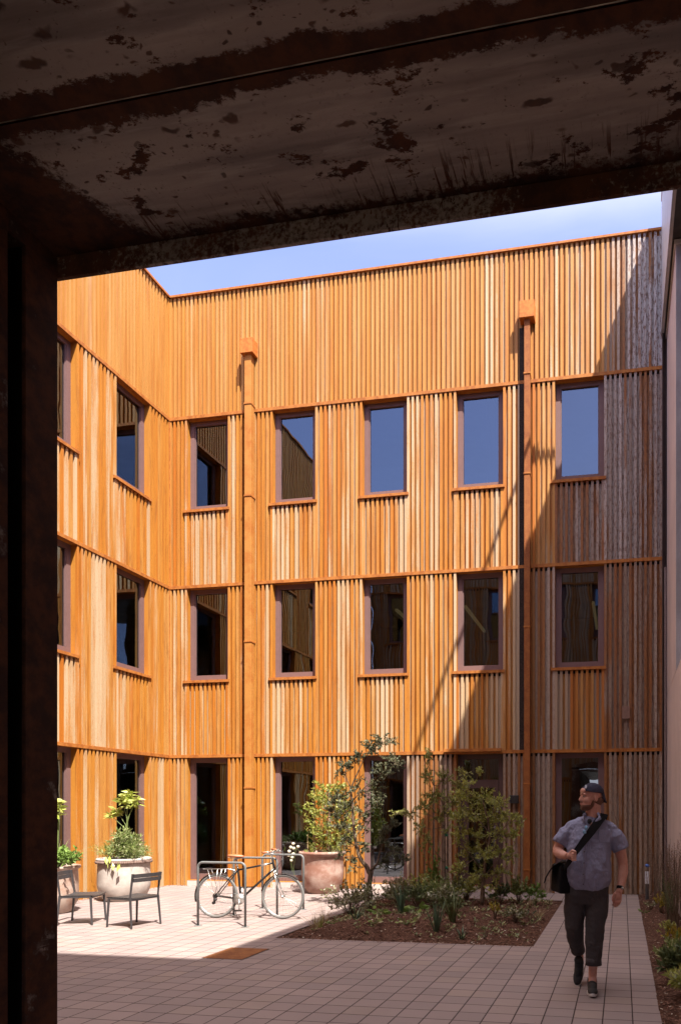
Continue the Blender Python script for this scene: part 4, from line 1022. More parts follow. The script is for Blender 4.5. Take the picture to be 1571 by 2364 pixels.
# 3 thin feathery tree with stake
sk3 = [([(-3.142, 12.4, 0), (-3.135, 12.4, .7), (-3.145, 12.4, 1.4), (-3.15, 12.4, 2.0), (-3.18, 12.4, 2.6)], .018, .004),
       ([(-3.14, 12.4, 1.35), (-3.4, 12.38, 1.55), (-3.75, 12.36, 1.62), (-4.05, 12.35, 1.60)], .007, .002), ([(-3.15, 12.4, 1.6), (-2.9, 12.4, 1.95), (-2.72, 12.4, 2.3)], .006, .002),
       ([(-3.15, 12.4, 1.7), (-3.35, 12.4, 2.1), (-3.45, 12.4, 2.55)], .006, .002)]
cl3 = []
for (x, z, rx, rz, n) in ((-3.47, 2.62, .10, .22, 7), (-3.42, 2.25, .13, .2, 12), (-3.18, 2.2, .16, .22, 14), (-2.78, 2.30, .13, .13, 8), (-2.92, 2.05, .17, .17, 13), (-3.32, 1.9, .20, .2, 18), (-3.05, 1.8, .2, .2, 18), (-3.55, 1.7, .2, .16, 14), (-3.25, 1.55, .2, .16, 13),
                          (-3.82, 1.58, .17, .11, 8), (-4.05, 1.58, .12, .08, 5), (-3.55, 1.35, .13, .2, 8), (-3.42, 1.10, .1, .2, 5), (-2.85, 1.6, .16, .2, 10), (-3.55, .95, .08, .14, 3), (-3.05, 1.25, .12, .16, 5)):
    cl3.append(((x, 12.4 + r9.uniform(-.15, .15), z), (rx, rx, rz), n))
t3 = tree("feathery_tree", "slender feathery tree tied to a thin stake, between the crooked tree and the bushy tree", "tree", sk3, cl3, L_fea, B_dk, .044, .018, 22, 12, dens=1.8)
a = MB(); a.tube([(-3.10, 12.43, 0), (-3.10, 12.43, 2.3)], .010, 6); a.build("stake", B_lt, t3)
a = MB(); a.tube([(-3.14, 12.40, 1.21), (-3.10, 12.43, 1.19)], .028, 8); a.tube([(-3.14, 12.40, .62), (-3.10, 12.43, .60)], .026, 8); a.build("tie", simple("green_tie", (0.02, 0.16, 0.09), 0.5), t3)

def blades(mb, c, n, h, w, r, spread=.5, arch=.5):
    c = Vector(c)
    for i in range(n):
        a = r.random() * 6.283; o = Vector((math.cos(a), math.sin(a), 0)); lean = spread * r.random(); hh = h * r.uniform(.6, 1.1)
        base = c + o * r.random() * .03; s = Vector((-math.sin(a + r.uniform(-.8, .8)), math.cos(a), 0)).normalized() * (w / 2); pts = []
        N = 5
        for k in range(N + 1):
            t = k / N; p = base + o * (lean * hh * (t + arch * t * t)) + Vector((0, 0, hh * (t - arch * .35 * t * t))); pts.append(p)
        k0 = len(mb.v)
        for k in range(N + 1):
            f = (1 - (k / N) ** 1.6) * 1.0 + .03; mb.v += [tuple(pts[k] - s * f), tuple(pts[k] + s * f)]
        for k in range(N): mb.f.append((k0 + 2 * k, k0 + 2 * k + 1, k0 + 2 * k + 3, k0 + 2 * k + 2)); mb.c.append(None); mb.mi.append(0)
def plant(name, label, cat, c, fn, leafm, seed, wood=None, group=None, z=None, part="foliage"):
    r = random.Random(seed); zz = (zbed(c[0], c[1]) if c[0] < 0 else zbed2(c[0], c[1])) if z is None else z
    w = MB(); f = MB(); fn(f, w, Vector((c[0], c[1], zz)), r)
    if w.v:
        t = thing(name, label, cat, (c[0], c[1], zz), 0, group)
        w.build("stem", wood or B_lt, t, smooth=True); f.build(part, leafm, t)
        return t
    return tag(f.build(name, leafm), label, cat, group)
def shrub(rad, h, nt, nl, l, w, up=.2, wr=.0025):
    if rad > .15: nt = int(nt * 1.5); l *= 1.35; w *= 1.45
    def fn(f, wd, c, r):
        for i in range(nt):
            a = r.random() * 6.283; q = r.random() ** .6; tip = c + Vector((math.cos(a) * rad * q, math.sin(a) * rad * q, h * r.uniform(.35, 1.0) * (1 - .35 * q)))
            m = c.lerp(tip, .5) + Vector((0, 0, .05)); wd.tube([c + Vector((0, 0, -.02)), m, tip], [wr * 1.4, wr, wr * .5], 4, cap=False)
            sprig(f, None, m, tip - m + Vector((0, 0, .03)), (tip - m).length * 1.25 + .03, nl, l, w, r, up)
    return fn
def bl(n, h, w, spread=.5, arch=.5): return lambda f, wd, c, r: blades(f, c - Vector((0, 0, .01)), n, h, w, r, spread, arch)
def broad(n, h, l, w):
    def fn(f, wd, c, r):
        for i in range(n):
            a = 6.283 * i / n + r.random() * .5; d = Vector((math.cos(a), math.sin(a), .35 + r.random() * .9)); p = c + d * (h * r.uniform(.3, .8))
            wd.tube([c, c.lerp(p, .5), p], [.0035, .003, .002], 4, cap=False); leaf(f, p, Vector((d.x, d.y, .15)), l * r.uniform(.7, 1.1), w * r.uniform(.8, 1.1), r, .15)
    return fn
# --- main bed
plant("variegated_shrub", "low grey green shrub with pale leaves at the bed edge near the bicycle wheel", "shrub", (-4.20, 10.55), shrub(.42, .50, 46, 15, .040, .020), L_var, 1, B_dk)
plant("variegated_shrub", "small dark leaved twiggy shrub just left of the crooked tree trunk", "shrub", (-4.10, 11.15), shrub(.28, .62, 20, 10, .038, .018), L_drk, 71, B_dk)
plant("grass_tuft", "wispy dry grass tuft at the front left corner of the bed", "grass", (-4.16, 9.15), bl(70, .36, .004, .9, .7), L_dry, 2)
plant("grass_tuft", "thin pale grass tuft spilling over the left edge of the bed", "grass", (-4.28, 9.75), bl(60, .42, .004, .8, .7), L_dry, 22)
plant("grass_tuft", "small green grass tuft beside the dry grass at the left front", "grass", (-4.02, 9.05), bl(40, .24, .006, .6, .5), L_fea, 23)
plant("blade_plant", "blue green bladed plant nearest the left front of the bed", "plant", (-3.74, 9.62), bl(16, .30, .022, .75, .4), L_blue, 3)
plant("blade_plant", "tall upright bladed plant beside the crooked tree", "plant", (-3.34, 10.42), bl(26, .52, .028, .28, .3), L_blue, 4)
plant("blade_plant", "tall blue green blades in the middle of the bed front", "plant", (-2.43, 9.14), bl(26, .46, .030, .42, .3), L_blue, 5)
plant("blade_plant", "dark upright blades just behind the tall blue green blades", "plant", (-2.35, 9.75), bl(24, .50, .028, .40, .4), L_drk, 51)
plant("blade_plant", "small arching bladed plant right of the tall blue green blades", "plant", (-2.02, 8.87), bl(14, .22, .018, .8, .6), L_blue, 6)
plant("leafy_plant", "light green broad leaved plant in front of the crooked trunk", "plant", (-3.52, 10.0), broad(14, .14, .13, .065), L_lgt, 7, B_grn)
plant("leafy_plant", "fresh green plant with large ruffled leaves in mid bed", "plant", (-3.16, 10.58), broad(12, .20, .17, .12), L_lgt, 8, B_grn)
plant("leafy_plant", "small green leafy plant standing alone near the bed front", "plant", (-2.90, 9.32), broad(14, .16, .085, .045), L_fern, 9, B_grn)
plant("leafy_plant", "tiny low seedling with yellow green leaves at the front left of the bed", "plant", (-3.99, 9.35), broad(7, .06, .07, .04), L_lgt, 10, B_grn)
plant("leafy_plant", "low dark and pale leaved plant beside the white plant tag", "plant", (-3.33, 9.22), broad(16, .10, .075, .04), L_fern, 11, B_grn)
plant("golden_shrub", "small golden green shrub at the foot of the bushy tree", "shrub", (-1.80, 10.05), shrub(.10, .30, 16, 12, .034, .013, .5), L_gold, 12, B_lt)
plant("pale_shrub", "small pale leaved shrub right of the golden shrub", "shrub", (-1.50, 10.02), shrub(.20, .24, 22, 9, .038, .024), L_var, 13, B_lt)
plant("pale_shrub", "little blue grey plant next to the dry tuft at the right of the bed", "shrub", (-1.34, 10.35), shrub(.10, .15, 10, 9, .024, .016), L_blue, 14, B_lt)
plant("grass_tuft", "straw coloured grass tuft near the right corner of the bed", "grass", (-1.24, 10.62), bl(60, .26, .005, .9, .8), L_dry, 15)
plant("pale_shrub", "tiny pale plant near the right front edge of the bed", "shrub", (-1.72, 8.95), shrub(.07, .06, 8, 6, .026, .018), L_var, 16, B_lt)
plant("grass_tuft", "pale dry grass just right of the bushy tree trunk", "grass", (-2.12, 11.85), bl(50, .26, .005, .5, .5), L_dry, 17)
plant("leafy_shrub", "dark round leaved shrub immediately right of the bushy tree trunk", "shrub", (-2.02, 11.75), shrub(.17, .36, 12, 11, .060, .030), L_drk, 18, B_lt)
plant("leafy_shrub", "upright green leaved shrub at the back right of the bed", "shrub", (-1.72, 11.9), shrub(.20, .52, 18, 12, .050, .024), L_fern, 19, B_lt)
plant("leafy_shrub", "little bright green sapling nearest the back right corner of the bed", "shrub", (-1.46, 12.0), shrub(.16, .34, 9, 8, .060, .032), L_lgt, 20, B_grn)
plant("grass_tuft", "dry grass tuft beside the bright green sapling", "grass", (-1.50, 11.7), bl(40, .24, .004, .7, .7), L_dry, 24)
back = [(-3.70, 11.5, "grey leaved shrub between the crooked trunk and the centre of the bed", L_var, .28, .42), (-3.0, 11.55, "olive coloured shrub just in front of the feathery tree", L_fern, .30, .42), (-3.88, 12.0, "sparse brownish shrub right behind the crooked trunk", L_var, .30, .50), (-3.52, 12.05, "green shrub between the crooked trunk and the stake tree", L_mid, .32, .55), (-3.15, 11.9, "shrub with pale new leaves below the feathery tree", L_fern, .34, .50),
        (-2.98, 12.35, "reddish green shrub just left of the bushy tree", L_var, .30, .55), (-2.72, 12.3, "low green shrub under the left side of the bushy tree", L_mid, .26, .45), (-3.30, 11.3, "dense dark shrub in the centre of the bed", L_drk, .34, .46), (-2.82, 11.2, "mixed green shrub left of the bushy tree trunk", L_var, .30, .40), (-2.62, 10.6, "small dark leaved shrub ahead of the bushy tree", L_drk, .22, .26)]
for i, (x, y, lb, m, rd_, h) in enumerate(back):
    plant("leafy_shrub", lb, "shrub", (x, y), shrub(rd_, h, 30, 13, .042, .020), m, 40 + i, B_lt, "leafy shrubs massed at the back of the bed")
a = MB(); a.box(-.006, .006, -.001, .001, 0, .11, .0004, M=Matrix.Translation((-3.14, 9.62, .03)) @ Matrix.Rotation(.25, 4, 'Y')); tag(a.build("plant_tag", simple("white_plastic", (0.75, 0.74, 0.72), 0.4)), "thin white plastic plant tag stuck in the mulch", "plant tag")
# vine climbing the stake, sparse leaves against the cladding
plant("twiggy_sapling", "sparse sapling with heart shaped leaves against the slats left of the bushy tree", "sapling", (-3.42, 12.6), shrub(.16, 1.25, 10, 8, .055, .045), L_lgt, 61, B_grn)

# --- right strip
def heather(rad, h, n):
    def fn(f, wd, c, r):
        for i in range(n):
            a = r.random() * 6.283; q = r.random() ** .7; tip = c + Vector((math.cos(a) * rad[0] * q, math.sin(a) * rad[1] * q, h * r.uniform(.55, 1.0)))
            b = c + Vector((math.cos(a) * rad[0] * q * .6, math.sin(a) * rad[1] * q * .7, 0)); wd.tube([b, b.lerp(tip, .5), tip], [.004, .003, .0015], 4, cap=False)
            sprig(f, None, b.lerp(tip, .35), tip - b, (tip - b).length * .72, 46, .026, .007, r, .5)
    return fn
plant("heather_shrub", "tall dark brown feathery shrub clump against the concrete wall", "shrub", (.72, 10.6), heather((.20, .55), 1.20, 46), L_hea, 80, B_dk)
plant("heather_shrub", "nearer tall brown feathery shrub at the right edge of the photo", "shrub", (.76, 9.1), heather((.17, .5), 1.22, 38), L_hea, 81, B_dk)
plant("heather_shrub", "lower dark green feathery shrub in front of the tall brown ones", "shrub", (.66, 9.9), heather((.12, .35), .72, 30), L_drk, 82, B_dk)
plant("heather_shrub", "thin brown twiggy plant behind the marker stake", "shrub", (.56, 12.5), heather((.16, .3), .95, 14), L_hea, 83, B_dk)
plant("golden_shrub", "bright yellow green shrub in the right strip near the stake", "shrub", (.60, 11.25), shrub(.13, .34, 34, 14, .034, .012, .6), L_gold, 84, B_lt)
plant("pale_shrub", "grey green low plant left of the bright yellow shrub", "shrub", (.47, 11.8), shrub(.12, .12, 16, 8, .034, .022), L_var, 85, B_lt)
plant("leafy_plant", "little yellow green plant at the edge of the paved path", "plant", (.35, 11.6), broad(8, .08, .08, .03), L_lgt, 86, B_grn)
plant("fern_plant", "dark green fern like plant in the right strip below the brown shrubs", "plant", (.56, 9.15), shrub(.10, .22, 22, 12, .036, .014), L_mid, 87, B_lt)
plant("golden_shrub", "golden tipped sprig leaning out of the right strip", "shrub", (.66, 8.35), shrub(.16, .26, 16, 10, .050, .016, .3), L_gold, 88, B_lt)
plant("fern_plant", "pale green fern like plant in the lower right strip", "plant", (.54, 7.45), shrub(.18, .30, 34, 12, .052, .016, .1), L_fern, 89, B_lt)
plant("leathery_shrub", "leathery dark green leaved shrub at the bottom right", "shrub", (.58, 6.85), shrub(.20, .32, 34, 12, .075, .024), L_drk, 90, B_lt)
plant("leathery_shrub", "trailing green leaved plant at the right edge below the leathery shrub", "shrub", (.58, 6.2), shrub(.20, .24, 34, 10, .060, .020), L_mid, 91, B_lt)
# marker stake with tag and blue cap
sk_ = thing("marker_stake", "pale wooden marker stake with a white tag and blue top in the right strip", "stake", (.495, 13.2, 0))
a = MB(); a.box(.487, .507, 13.192, 13.208, 0, .60, .002); a.build("stake", simple("pale_wood", (0.42, 0.32, 0.24), 0.8), sk_)
a = MB(); a.box(.415, .486, 13.19, 13.20, .30, .53, .006); a.build("tag", simple("white_card", (0.62, 0.62, 0.66), 0.5), sk_)
a = MB(); a.ell((.455, 13.2, .635), (.04, .03, .03)); a.build("cap", simple("blue_plastic", (0.06, 0.16, 0.50), 0.4), sk_, smooth=True)
a = MB(); a.tube([(.455, 13.21, .0), (.455, 13.21, .30)], .035, 12); a.build("riser_pipe", MT['dark_metal'], sk_)

# --- plants in the pots
def potplant(name, label, cat, c, fn, leafm, seed, z, wood=None): return plant(name, label, cat, c, fn, leafm, seed, wood, z=z)
# pale pot: whorled shrub on a stalk, fern mound, feathery sides, hanging leaves
def whorl(tips):
    def fn(f, wd, c, r):
        for (dx, dz, n) in tips:
            p = c + Vector((dx, r.uniform(-.05, .05), dz)); wd.tube([c, c + Vector((.045, 0, dz * .4)), c + Vector((.055 + dx * .12, 0, dz * .72)), p], [.010, .009, .007, .005], 6, cap=False)
            for i in range(n):
                a = 6.283 * i / n + r.random(); d = Vector((math.cos(a), math.sin(a), r.uniform(-.5, .55))); leaf(f, p + Vector((0, 0, r.uniform(-.04, .04))), d, r.uniform(.13, .19), .062, r, .2, .15)
    return fn
Z1 = .69
potplant("whorled_shrub", "lime green shrub with whorls of big leaves rising from the pale planter", "shrub", (-8.99, 11.60), whorl([(.06, 1.20, 22), (.00, 1.12, 20), (.22, 1.14, 18), (.15, 1.05, 16), (-.18, .95, 18), (-.26, .86, 12), (.08, 1.27, 12)]), L_lime, 100, Z1, B_grn)
potplant("fern_mound", "dense green fern mound in the middle of the pale planter", "fern", (-8.97, 11.58), shrub(.30, .62, 80, 20, .065, .012, .1), L_fern, 101, Z1, B_grn)
potplant("feathery_plant", "airy yellowish feathery plant at the left side of the pale planter", "plant", (-9.22, 11.55), shrub(.32, .42, 30, 20, .040, .005, .1), L_yel, 102, Z1, B_grn)
potplant("feathery_plant", "pale feathery plant spilling over the right side of the pale planter", "plant", (-8.72, 11.5), shrub(.30, .36, 44, 18, .040, .007, .0), L_fern, 103, Z1, B_grn)
potplant("trailing_plant", "light green leaves hanging over the front rim of the pale planter", "plant", (-8.86, 11.13), lambda f, w, c, r: [leaf(f, c + Vector((dx, r.uniform(-.02, .02), dz)), Vector((r.uniform(-.4, .4), -.3, -1)), .15, .065, r, .15) for dx, dz in ((-.14, .1), (-.06, .12), (0, .0), (.12, .04), (.16, -.02), (-.1, .02))], L_lime, 104, .72)
# terracotta pot
def column(rad, h, n, nl, l, w):
    def fn(f, wd, c, r):
        for k in range(4): wd.tube([c + Vector((r.uniform(-.05, .05), r.uniform(-.05, .05), 0)), c + Vector((r.uniform(-.12, .12), r.uniform(-.1, .1), h * .5)), c + Vector((r.uniform(-.15, .15), r.uniform(-.1, .1), h * .9))], [.009, .007, .003], 6, cap=False)
        for i in range(n):
            z = h * (0.08 + .9 * r.random()); q = rad * (1 - .45 * abs(z / h - .45) * 1.6); a = r.random() * 6.283; s = c + Vector((math.cos(a) * q * .3, math.sin(a) * q * .3, z))
            sprig(f, wd, s, Vector((math.cos(a), math.sin(a), .5)), q * .8, nl, l, w, r, .3, .0015)
    return fn
potplant("flowering_shrub", "tall yellow green leafy shrub growing up from the terracotta planter", "shrub", (-5.78, 13.36), column(.52, 1.42, 170, 16, .070, .032), L_yel, 110, .73, B_lt)
potplant("flowering_shrub", "darker green leafy shrub at the right side of the terracotta planter", "shrub", (-5.50, 13.40), column(.34, 1.05, 70, 15, .06, .027), L_mid, 111, .73, B_lt)
potplant("fern_mound", "long leaved bright fern at the right rim of the terracotta planter", "fern", (-5.62, 13.18), bl(40, .42, .012, 1.0, .8), L_fern, 112, .73)
potplant("leafy_plant", "small bright green plant at the left inside the terracotta planter", "plant", (-6.02, 13.1), shrub(.13, .28, 20, 14, .036, .014), L_yel, 113, .73, B_grn)
potplant("creeping_rose", "cream flowers hanging over the left rim of the terracotta planter", "flowers", (-6.28, 13.02), lambda f, w, c, r: ([w.tube([c + Vector((.15, 0, -.05)), c + Vector((0, -.05, .08)), c + Vector((-.12 + .04 * k, -.08, -.12 - .1 * k)), c + Vector((-.06 + .05 * k, -.1, -.38 - .12 * k))], .002, 4, cap=False) for k in range(3)], [f.ell(c + Vector((dx, -.06 + r.uniform(-.03, .03), dz)), (.034, .03, .030), seg=8) for dx, dz in ((-.10, .10), (-.13, .02), (-.06, -.03), (-.04, .08), (-.08, -.10), (-.14, -.06), (.03, .11), (-.10, -.16), (-.05, .17))]), L_wht, 114, .82, B_grn)
a = MB(); a.tube([(-6.10, 13.1, .73), (-6.10, 13.1, 1.17)], .008, 6); tag(a.build("plant_stick", simple("bamboo_cane", (0.40, 0.30, 0.16), 0.7)), "short bamboo cane stuck in the terracotta planter", "cane")
# left edge pot
potplant("feathery_plant", "spiky pale green plant in the planter at the left edge", "plant", (-8.93, 9.93), bl(46, .62, .012, .9, .7), L_fern, 120, .68)
potplant("leafy_plant", "light green leafy plant spilling over the planter at the left edge", "plant", (-8.80, 9.80), shrub(.34, .42, 50, 14, .055, .030, .1), L_lgt, 121, .68, B_grn)
potplant("whorled_shrub", "lime leaved shrub rising from the planter at the left edge", "shrub", (-8.93, 9.93), whorl([(.0, 1.12, 15), (.08, 1.02, 12), (.02, .92, 11)]), L_lime, 122, .68, B_grn)
plant("dry_twigs", "dry brown twigs at the foot of the slatted wall left of the pale planter", "twigs", (-9.50, 11.0), shrub(.16, .34, 12, 3, .03, .01), L_dry, 123, B_dk, z=0)
# ------------------------------------------------------------------ the walking man
def bake(mb, vox, smooth_it, name, mat, parent, at=True, decimate=None):
    me = mb.mesh("tmp", mat, True); o = bpy.data.objects.new("tmp", me); col.objects.link(o)
    m = o.modifiers.new("r", 'REMESH'); m.mode = 'VOXEL'; m.voxel_size = vox; m.use_smooth_shade = True
    s = o.modifiers.new("s", 'SMOOTH'); s.factor = .5; s.iterations = smooth_it
    dg = bpy.context.evaluated_depsgraph_get(); dg.update()
    nm = bpy.data.meshes.new_from_object(o.evaluated_get(dg)); nm.name = name
    bpy.data.objects.remove(o); bpy.data.meshes.remove(me)
    nm.materials.clear(); nm.materials.append(mat); nm.polygons.foreach_set("use_smooth", [True] * len(nm.polygons))
    r = bpy.data.objects.new(name, nm); col.objects.link(r); r.parent = parent; r.matrix_parent_inverse = world_mat(parent).inverted()
    return r
pm = thing("person", "bearded man in grey short sleeved shirt, dark rolled trousers and backwards cap, walking", "person", (-.29, 6.45, 0))
def mat_skin():
    g = NG("skin"); f = g.noise(14, detail=4); c = g.mix(g.ramp(f, .35, .7), (0.56, 0.30, 0.225), (0.46, 0.21, 0.155))
    g.base(c, 0.55, 0, .3); g.p.inputs["Subsurface Weight"].default_value = .08; g.p.inputs["Subsurface Radius"].default_value = (.02, .008, .004); return g.m
def mat_cloth(name, c, fold=0.35, sc=14, chk=0.0):
    g = NG(name); n = g.noise(sc, g.mapv((1, 1, .55)), 3, .5, .8); w = g.noise(320, detail=2)
    cc = g.mix(g.ramp(w, .35, .65), tuple(v * .85 for v in c), tuple(v * 1.12 for v in c))
    b = g.n("ShaderNodeBump"); g.set(b.inputs["Height"], n); b.inputs["Strength"].default_value = fold; b.inputs["Distance"].default_value = .05
    g.set(g.p.inputs["Normal"], b.outputs[0]); g.base(cc, .9, 0, .15); return g.m
M_skin = mat_skin(); M_shirt = mat_cloth("grey_chambray", (0.235, 0.24, 0.34), .55, 11); M_trou = mat_cloth("charcoal_cotton", (0.062, 0.056, 0.058), .5, 9)
M_bag = simple("black_nylon", (0.007, 0.006, 0.007), .85, 0, .2, 80, spec=.15); M_cap = mat_cloth("dark_cap_cloth", (0.040, 0.040, 0.062), .2, 20)
M_hair = simple("brown_beard", (0.13, 0.055, 0.032), .8, 0, .35, 260); M_shoe = simple("black_knit", (0.010, 0.010, 0.011), .8, 0, .3, 200); M_sole = simple("white_sole", (0.55, 0.53, 0.52), .6)
# head frame: f forward, l the man's left (towards us), u up
HC = Vector((-.272, 6.50, 1.770)); f = Vector((-.90, -.43, .02)).normalized(); u = Vector((.03, 0, 1)); l = u.cross(f).normalized(); u = f.cross(l).normalized()
HM = Matrix((( f.x, l.x, u.x, HC.x), (f.y, l.y, u.y, HC.y), (f.z, l.z, u.z, HC.z), (0, 0, 0, 1)))
b = MB()
def E_(c, r, seg=22): b.ell(c, r, HM, seg)
E_((-.008, 0, .020), (.100, .079, .096), 28); E_((.030, 0, -.022), (.072, .068, .085), 26); E_((.038, 0, -.075), (.064, .058, .052), 24); E_((.072, 0, -.103), (.028, .030, .024))
E_((.050, .040, -.030), (.042, .026, .036)); E_((.050, -.040, -.030), (.042, .026, .036))
E_((.084, .026, .021), (.018, .026, .011)); E_((.084, -.026, .021), (.018, .026, .011)); E_((.082, 0, .05), (.022, .05, .03))
b.tube([HM @ Vector(p) for p in ((.088, 0, .014), (.104, 0, -.008), (.115, 0, -.030), (.100, 0, -.040))], [.009, .011, .0145, .010], 12)
E_((.098, .011, -.036), (.012, .009, .008)); E_((.098, -.011, -.036), (.012, .009, .008))
E_((.097, 0, -.060), (.011, .024, .007)); E_((.095, 0, -.071), (.011, .021, .008))
for s in (-1, 1): E_((-.012, s * .079, -.012), (.020, .010, .031)); E_((-.006, s * .083, -.033), (.010, .008, .012))
# neck and trunk, one surface with arms and lower legs
b.tube([HM @ Vector((-.02, 0, -.05)), (-.255, 6.515, 1.66), (-.262, 6.52, 1.58), (-.27, 6.53, 1.50)], [.062, .068, .074, .11], 20)
b.rings([(-.30, 6.53, .88, .15, .11), (-.30, 6.53, 1.02, .175, .13), (-.30, 6.52, 1.2, .17, .135), (-.29, 6.53, 1.38, .18, .12), (-.285, 6.54, 1.50, .16, .09), (-.28, 6.54, 1.56, .09, .07)], 28)
def limb(pts, rr, seg=16): b.tube([Vector(p) for p in pts], rr, seg)
SR, ER, WR = (-.47, 6.52, 1.50), (-.585, 6.50, 1.275), (-.478, 6.335, 1.238)
limb([(-.45, 6.52, 1.46), (-.54, 6.51, 1.38), ER], [.050, .056, .046]); limb([ER, (-.555, 6.44, 1.252), (-.515, 6.385, 1.240), WR], [.048, .047, .038, .029])
SL, EL, WL = (-.10, 6.53, 1.50), (.008, 6.545, 1.17), (-.020, 6.46, .930)
limb([(-.12, 6.53, 1.46), (-.035, 6.54, 1.37), EL], [.050, .056, .047]); limb([EL, (.010, 6.53, 1.09), (-.002, 6.495, 1.00), WL], [.047, .048, .038, .029])
# right hand (image left) closed round the strap
HR = Vector((-.445, 6.295, 1.243)); b.ell(HR, (.040, .030, .036), None, 18)
for k in range(4):
    z = 1.268 - .019 * k; b.tube([(-.435, 6.300, z), (-.412, 6.272, z), (-.400, 6.262, z - .002), (-.418, 6.250, z - .004), (-.436, 6.262, z - .004)], [.0105, .0105, .010, .0095, .0085], 10)
b.tube([(-.450, 6.290, 1.270), (-.430, 6.268, 1.292), (-.408, 6.254, 1.288), (-.396, 6.250, 1.278)], [.013, .012, .011, .009], 10)
# left hand (image right) relaxed, fingers curled a little
PL = Vector((-.034, 6.448, .885)); b.ell(PL, (.037, .020, .050), None, 18); b.tube([WL, (-.028, 6.453, .91)], [.029, .032], 14)
for k, (dx, ln) in enumerate(((-.030, .070), (-.011, .079), (.009, .074), (.027, .060))):
    x0 = PL.x + dx; y0 = PL.y; z0 = .850 + abs(k - 1.2) * .004
    b.tube([(x0, y0, z0), (x0 - .005, y0 - .006, z0 - ln * .42), (x0 - .012, y0 + .006, z0 - ln * .75), (x0 - .018, y0 + .022, z0 - ln * .98)], [.0100, .0095, .0088, .0078], 10)
b.tube([(-.060, 6.438, .905), (-.078, 6.424, .872), (-.080, 6.420, .848), (-.076, 6.422, .826)], [.0125, .0120, .0110, .0090], 10)
# legs (skin shows at the ankles)
HL, KL, AL = (-.225, 6.52, .90), (-.243, 6.45, .575), (-.262, 6.46, .13)
HRt, KR, AR = (-.40, 6.54, .90), (-.425, 6.52, .57), (-.400, 6.90, .215)
limb([HL, (-.235, 6.48, .74), KL], [.085, .070, .048]); limb([KL, (-.248, 6.47, .42), (-.258, 6.465, .23), AL], [.048, .050, .041, .036]); limb([AL, (-.262, 6.43, .05)], [.038, .036])
limb([HRt, (-.41, 6.53, .74), KR], [.085, .070, .045]); limb([KR, (-.420, 6.68, .43), (-.405, 6.83, .285), AR], [.045, .046, .041, .036]); limb([AR, (-.398, 6.885, .15)], [.036, .036])
body = bake(b, .0052, 3, "body", M_skin, pm)
# face details
for s in (-1, 1):
    a = MB(); a.ell((.083, s * .031, .004), (.011, .014, .0085), HM, 14); a.build("eye", simple("eye_white", (0.45, 0.40, 0.38), .3), pm, smooth=True)
    a = MB(); a.ell((.0925, s * .032, .004), (.004, .006, .006), HM, 10); a.build("iris", simple("dark_iris", (0.02, 0.015, 0.012), .2), pm, smooth=True)
    a = MB(); a.tube([HM @ Vector(p) for p in ((.098, s * .010, .020), (.099, s * .028, .0265), (.086, s * .050, .020))], [.004, .005, .003], 8); a.build("eyebrow", M_hair, pm, smooth=True)
a = MB(); a.tube([HM @ Vector(p) for p in ((.100, -.022, -.0655), (.1075, 0, -.0645), (.100, .022, -.0655))], [.003, .0065, .003], 8); a.build("lips", simple("lip_skin", (0.36, 0.12, 0.10), .5), pm, smooth=True)
b = MB()
E_((.037, 0, -.086), (.0665, .0605, .043), 26); E_((.074, 0, -.105), (.030, .032, .027)); E_((.012, .047, -.05), (.022, .021, .050)); E_((.012, -.047, -.05), (.022, .021, .050)); E_((.098, 0, -.0525), (.010, .026, .006))
beard_src = b
beard = bake(b, .0045, 2, "beard", M_hair, pm)
b = MB(); E_((-.045, 0, -.03), (.066, .078, .058), 24); bake(b, .005, 2, "hair", M_hair, pm)
# cap, worn backwards
b = MB()
bm = bmesh.new(); bmesh.ops.create_uvsphere(bm, u_segments=36, v_segments=24, radius=1)
for v in list(bm.verts):
    p = Vector((v.co.x * .112 - .008, v.co.y * .090, v.co.z * .108 + .022)); lim = .040 + (p.x) * .10
    v.co = Vector((p.x, p.y, max(p.z, lim)))
bmesh.ops.transform(bm, matrix=HM, verts=bm.verts); a = MB(); a.addbm(bm); cap = bake(a, .004, 2, "cap", M_cap, pm)
a = MB(); N = 14
for i in range(N):                                   # brim hanging over the nape
    q = []
    for k in (i, i + 1):
        t = math.pi * (0.5 + .0) + (k / N - .5) * 2.0; c_, s_ = math.cos(t + math.pi / 2), math.sin(t + math.pi / 2)
        q.append(((-.008 + c_ * .108, s_ * .086, .032 + c_ * .0), (-.012 + c_ * .108 - .024 * max(0, -c_) ** 1.5, s_ * .082, .032 - .085 * max(0, -c_) ** 1.0)))
    for off in (0, .004):
        o = Vector((-off, 0, 0)); a.quad(*[HM @ (Vector(p) + o) for p in (q[0][0], q[1][0], q[1][1], q[0][1])])
a.build("cap_brim", M_cap, cap, smooth=True)
a = MB(); bd = Vector((.090, .046, .088))
for (y0, z0, w_, h_) in ((0, 0, .008, .034), (.010, -.004, .008, .026), (.004, .014, .018, .007)):
    a.box(-.002, .004, -w_ / 2 + y0 - .004, w_ / 2 + y0 - .004, z0 - h_ / 2, z0 + h_ / 2, .001, M=HM @ Matrix.Translation(bd - Vector((.012, 0, 0))) @ Matrix.Rotation(.85, 4, 'Z') @ Matrix.Rotation(-.55, 4, 'Y'))
a.build("cap_badge", simple("pale_embroidery", (0.42, 0.44, 0.50), .7), cap)
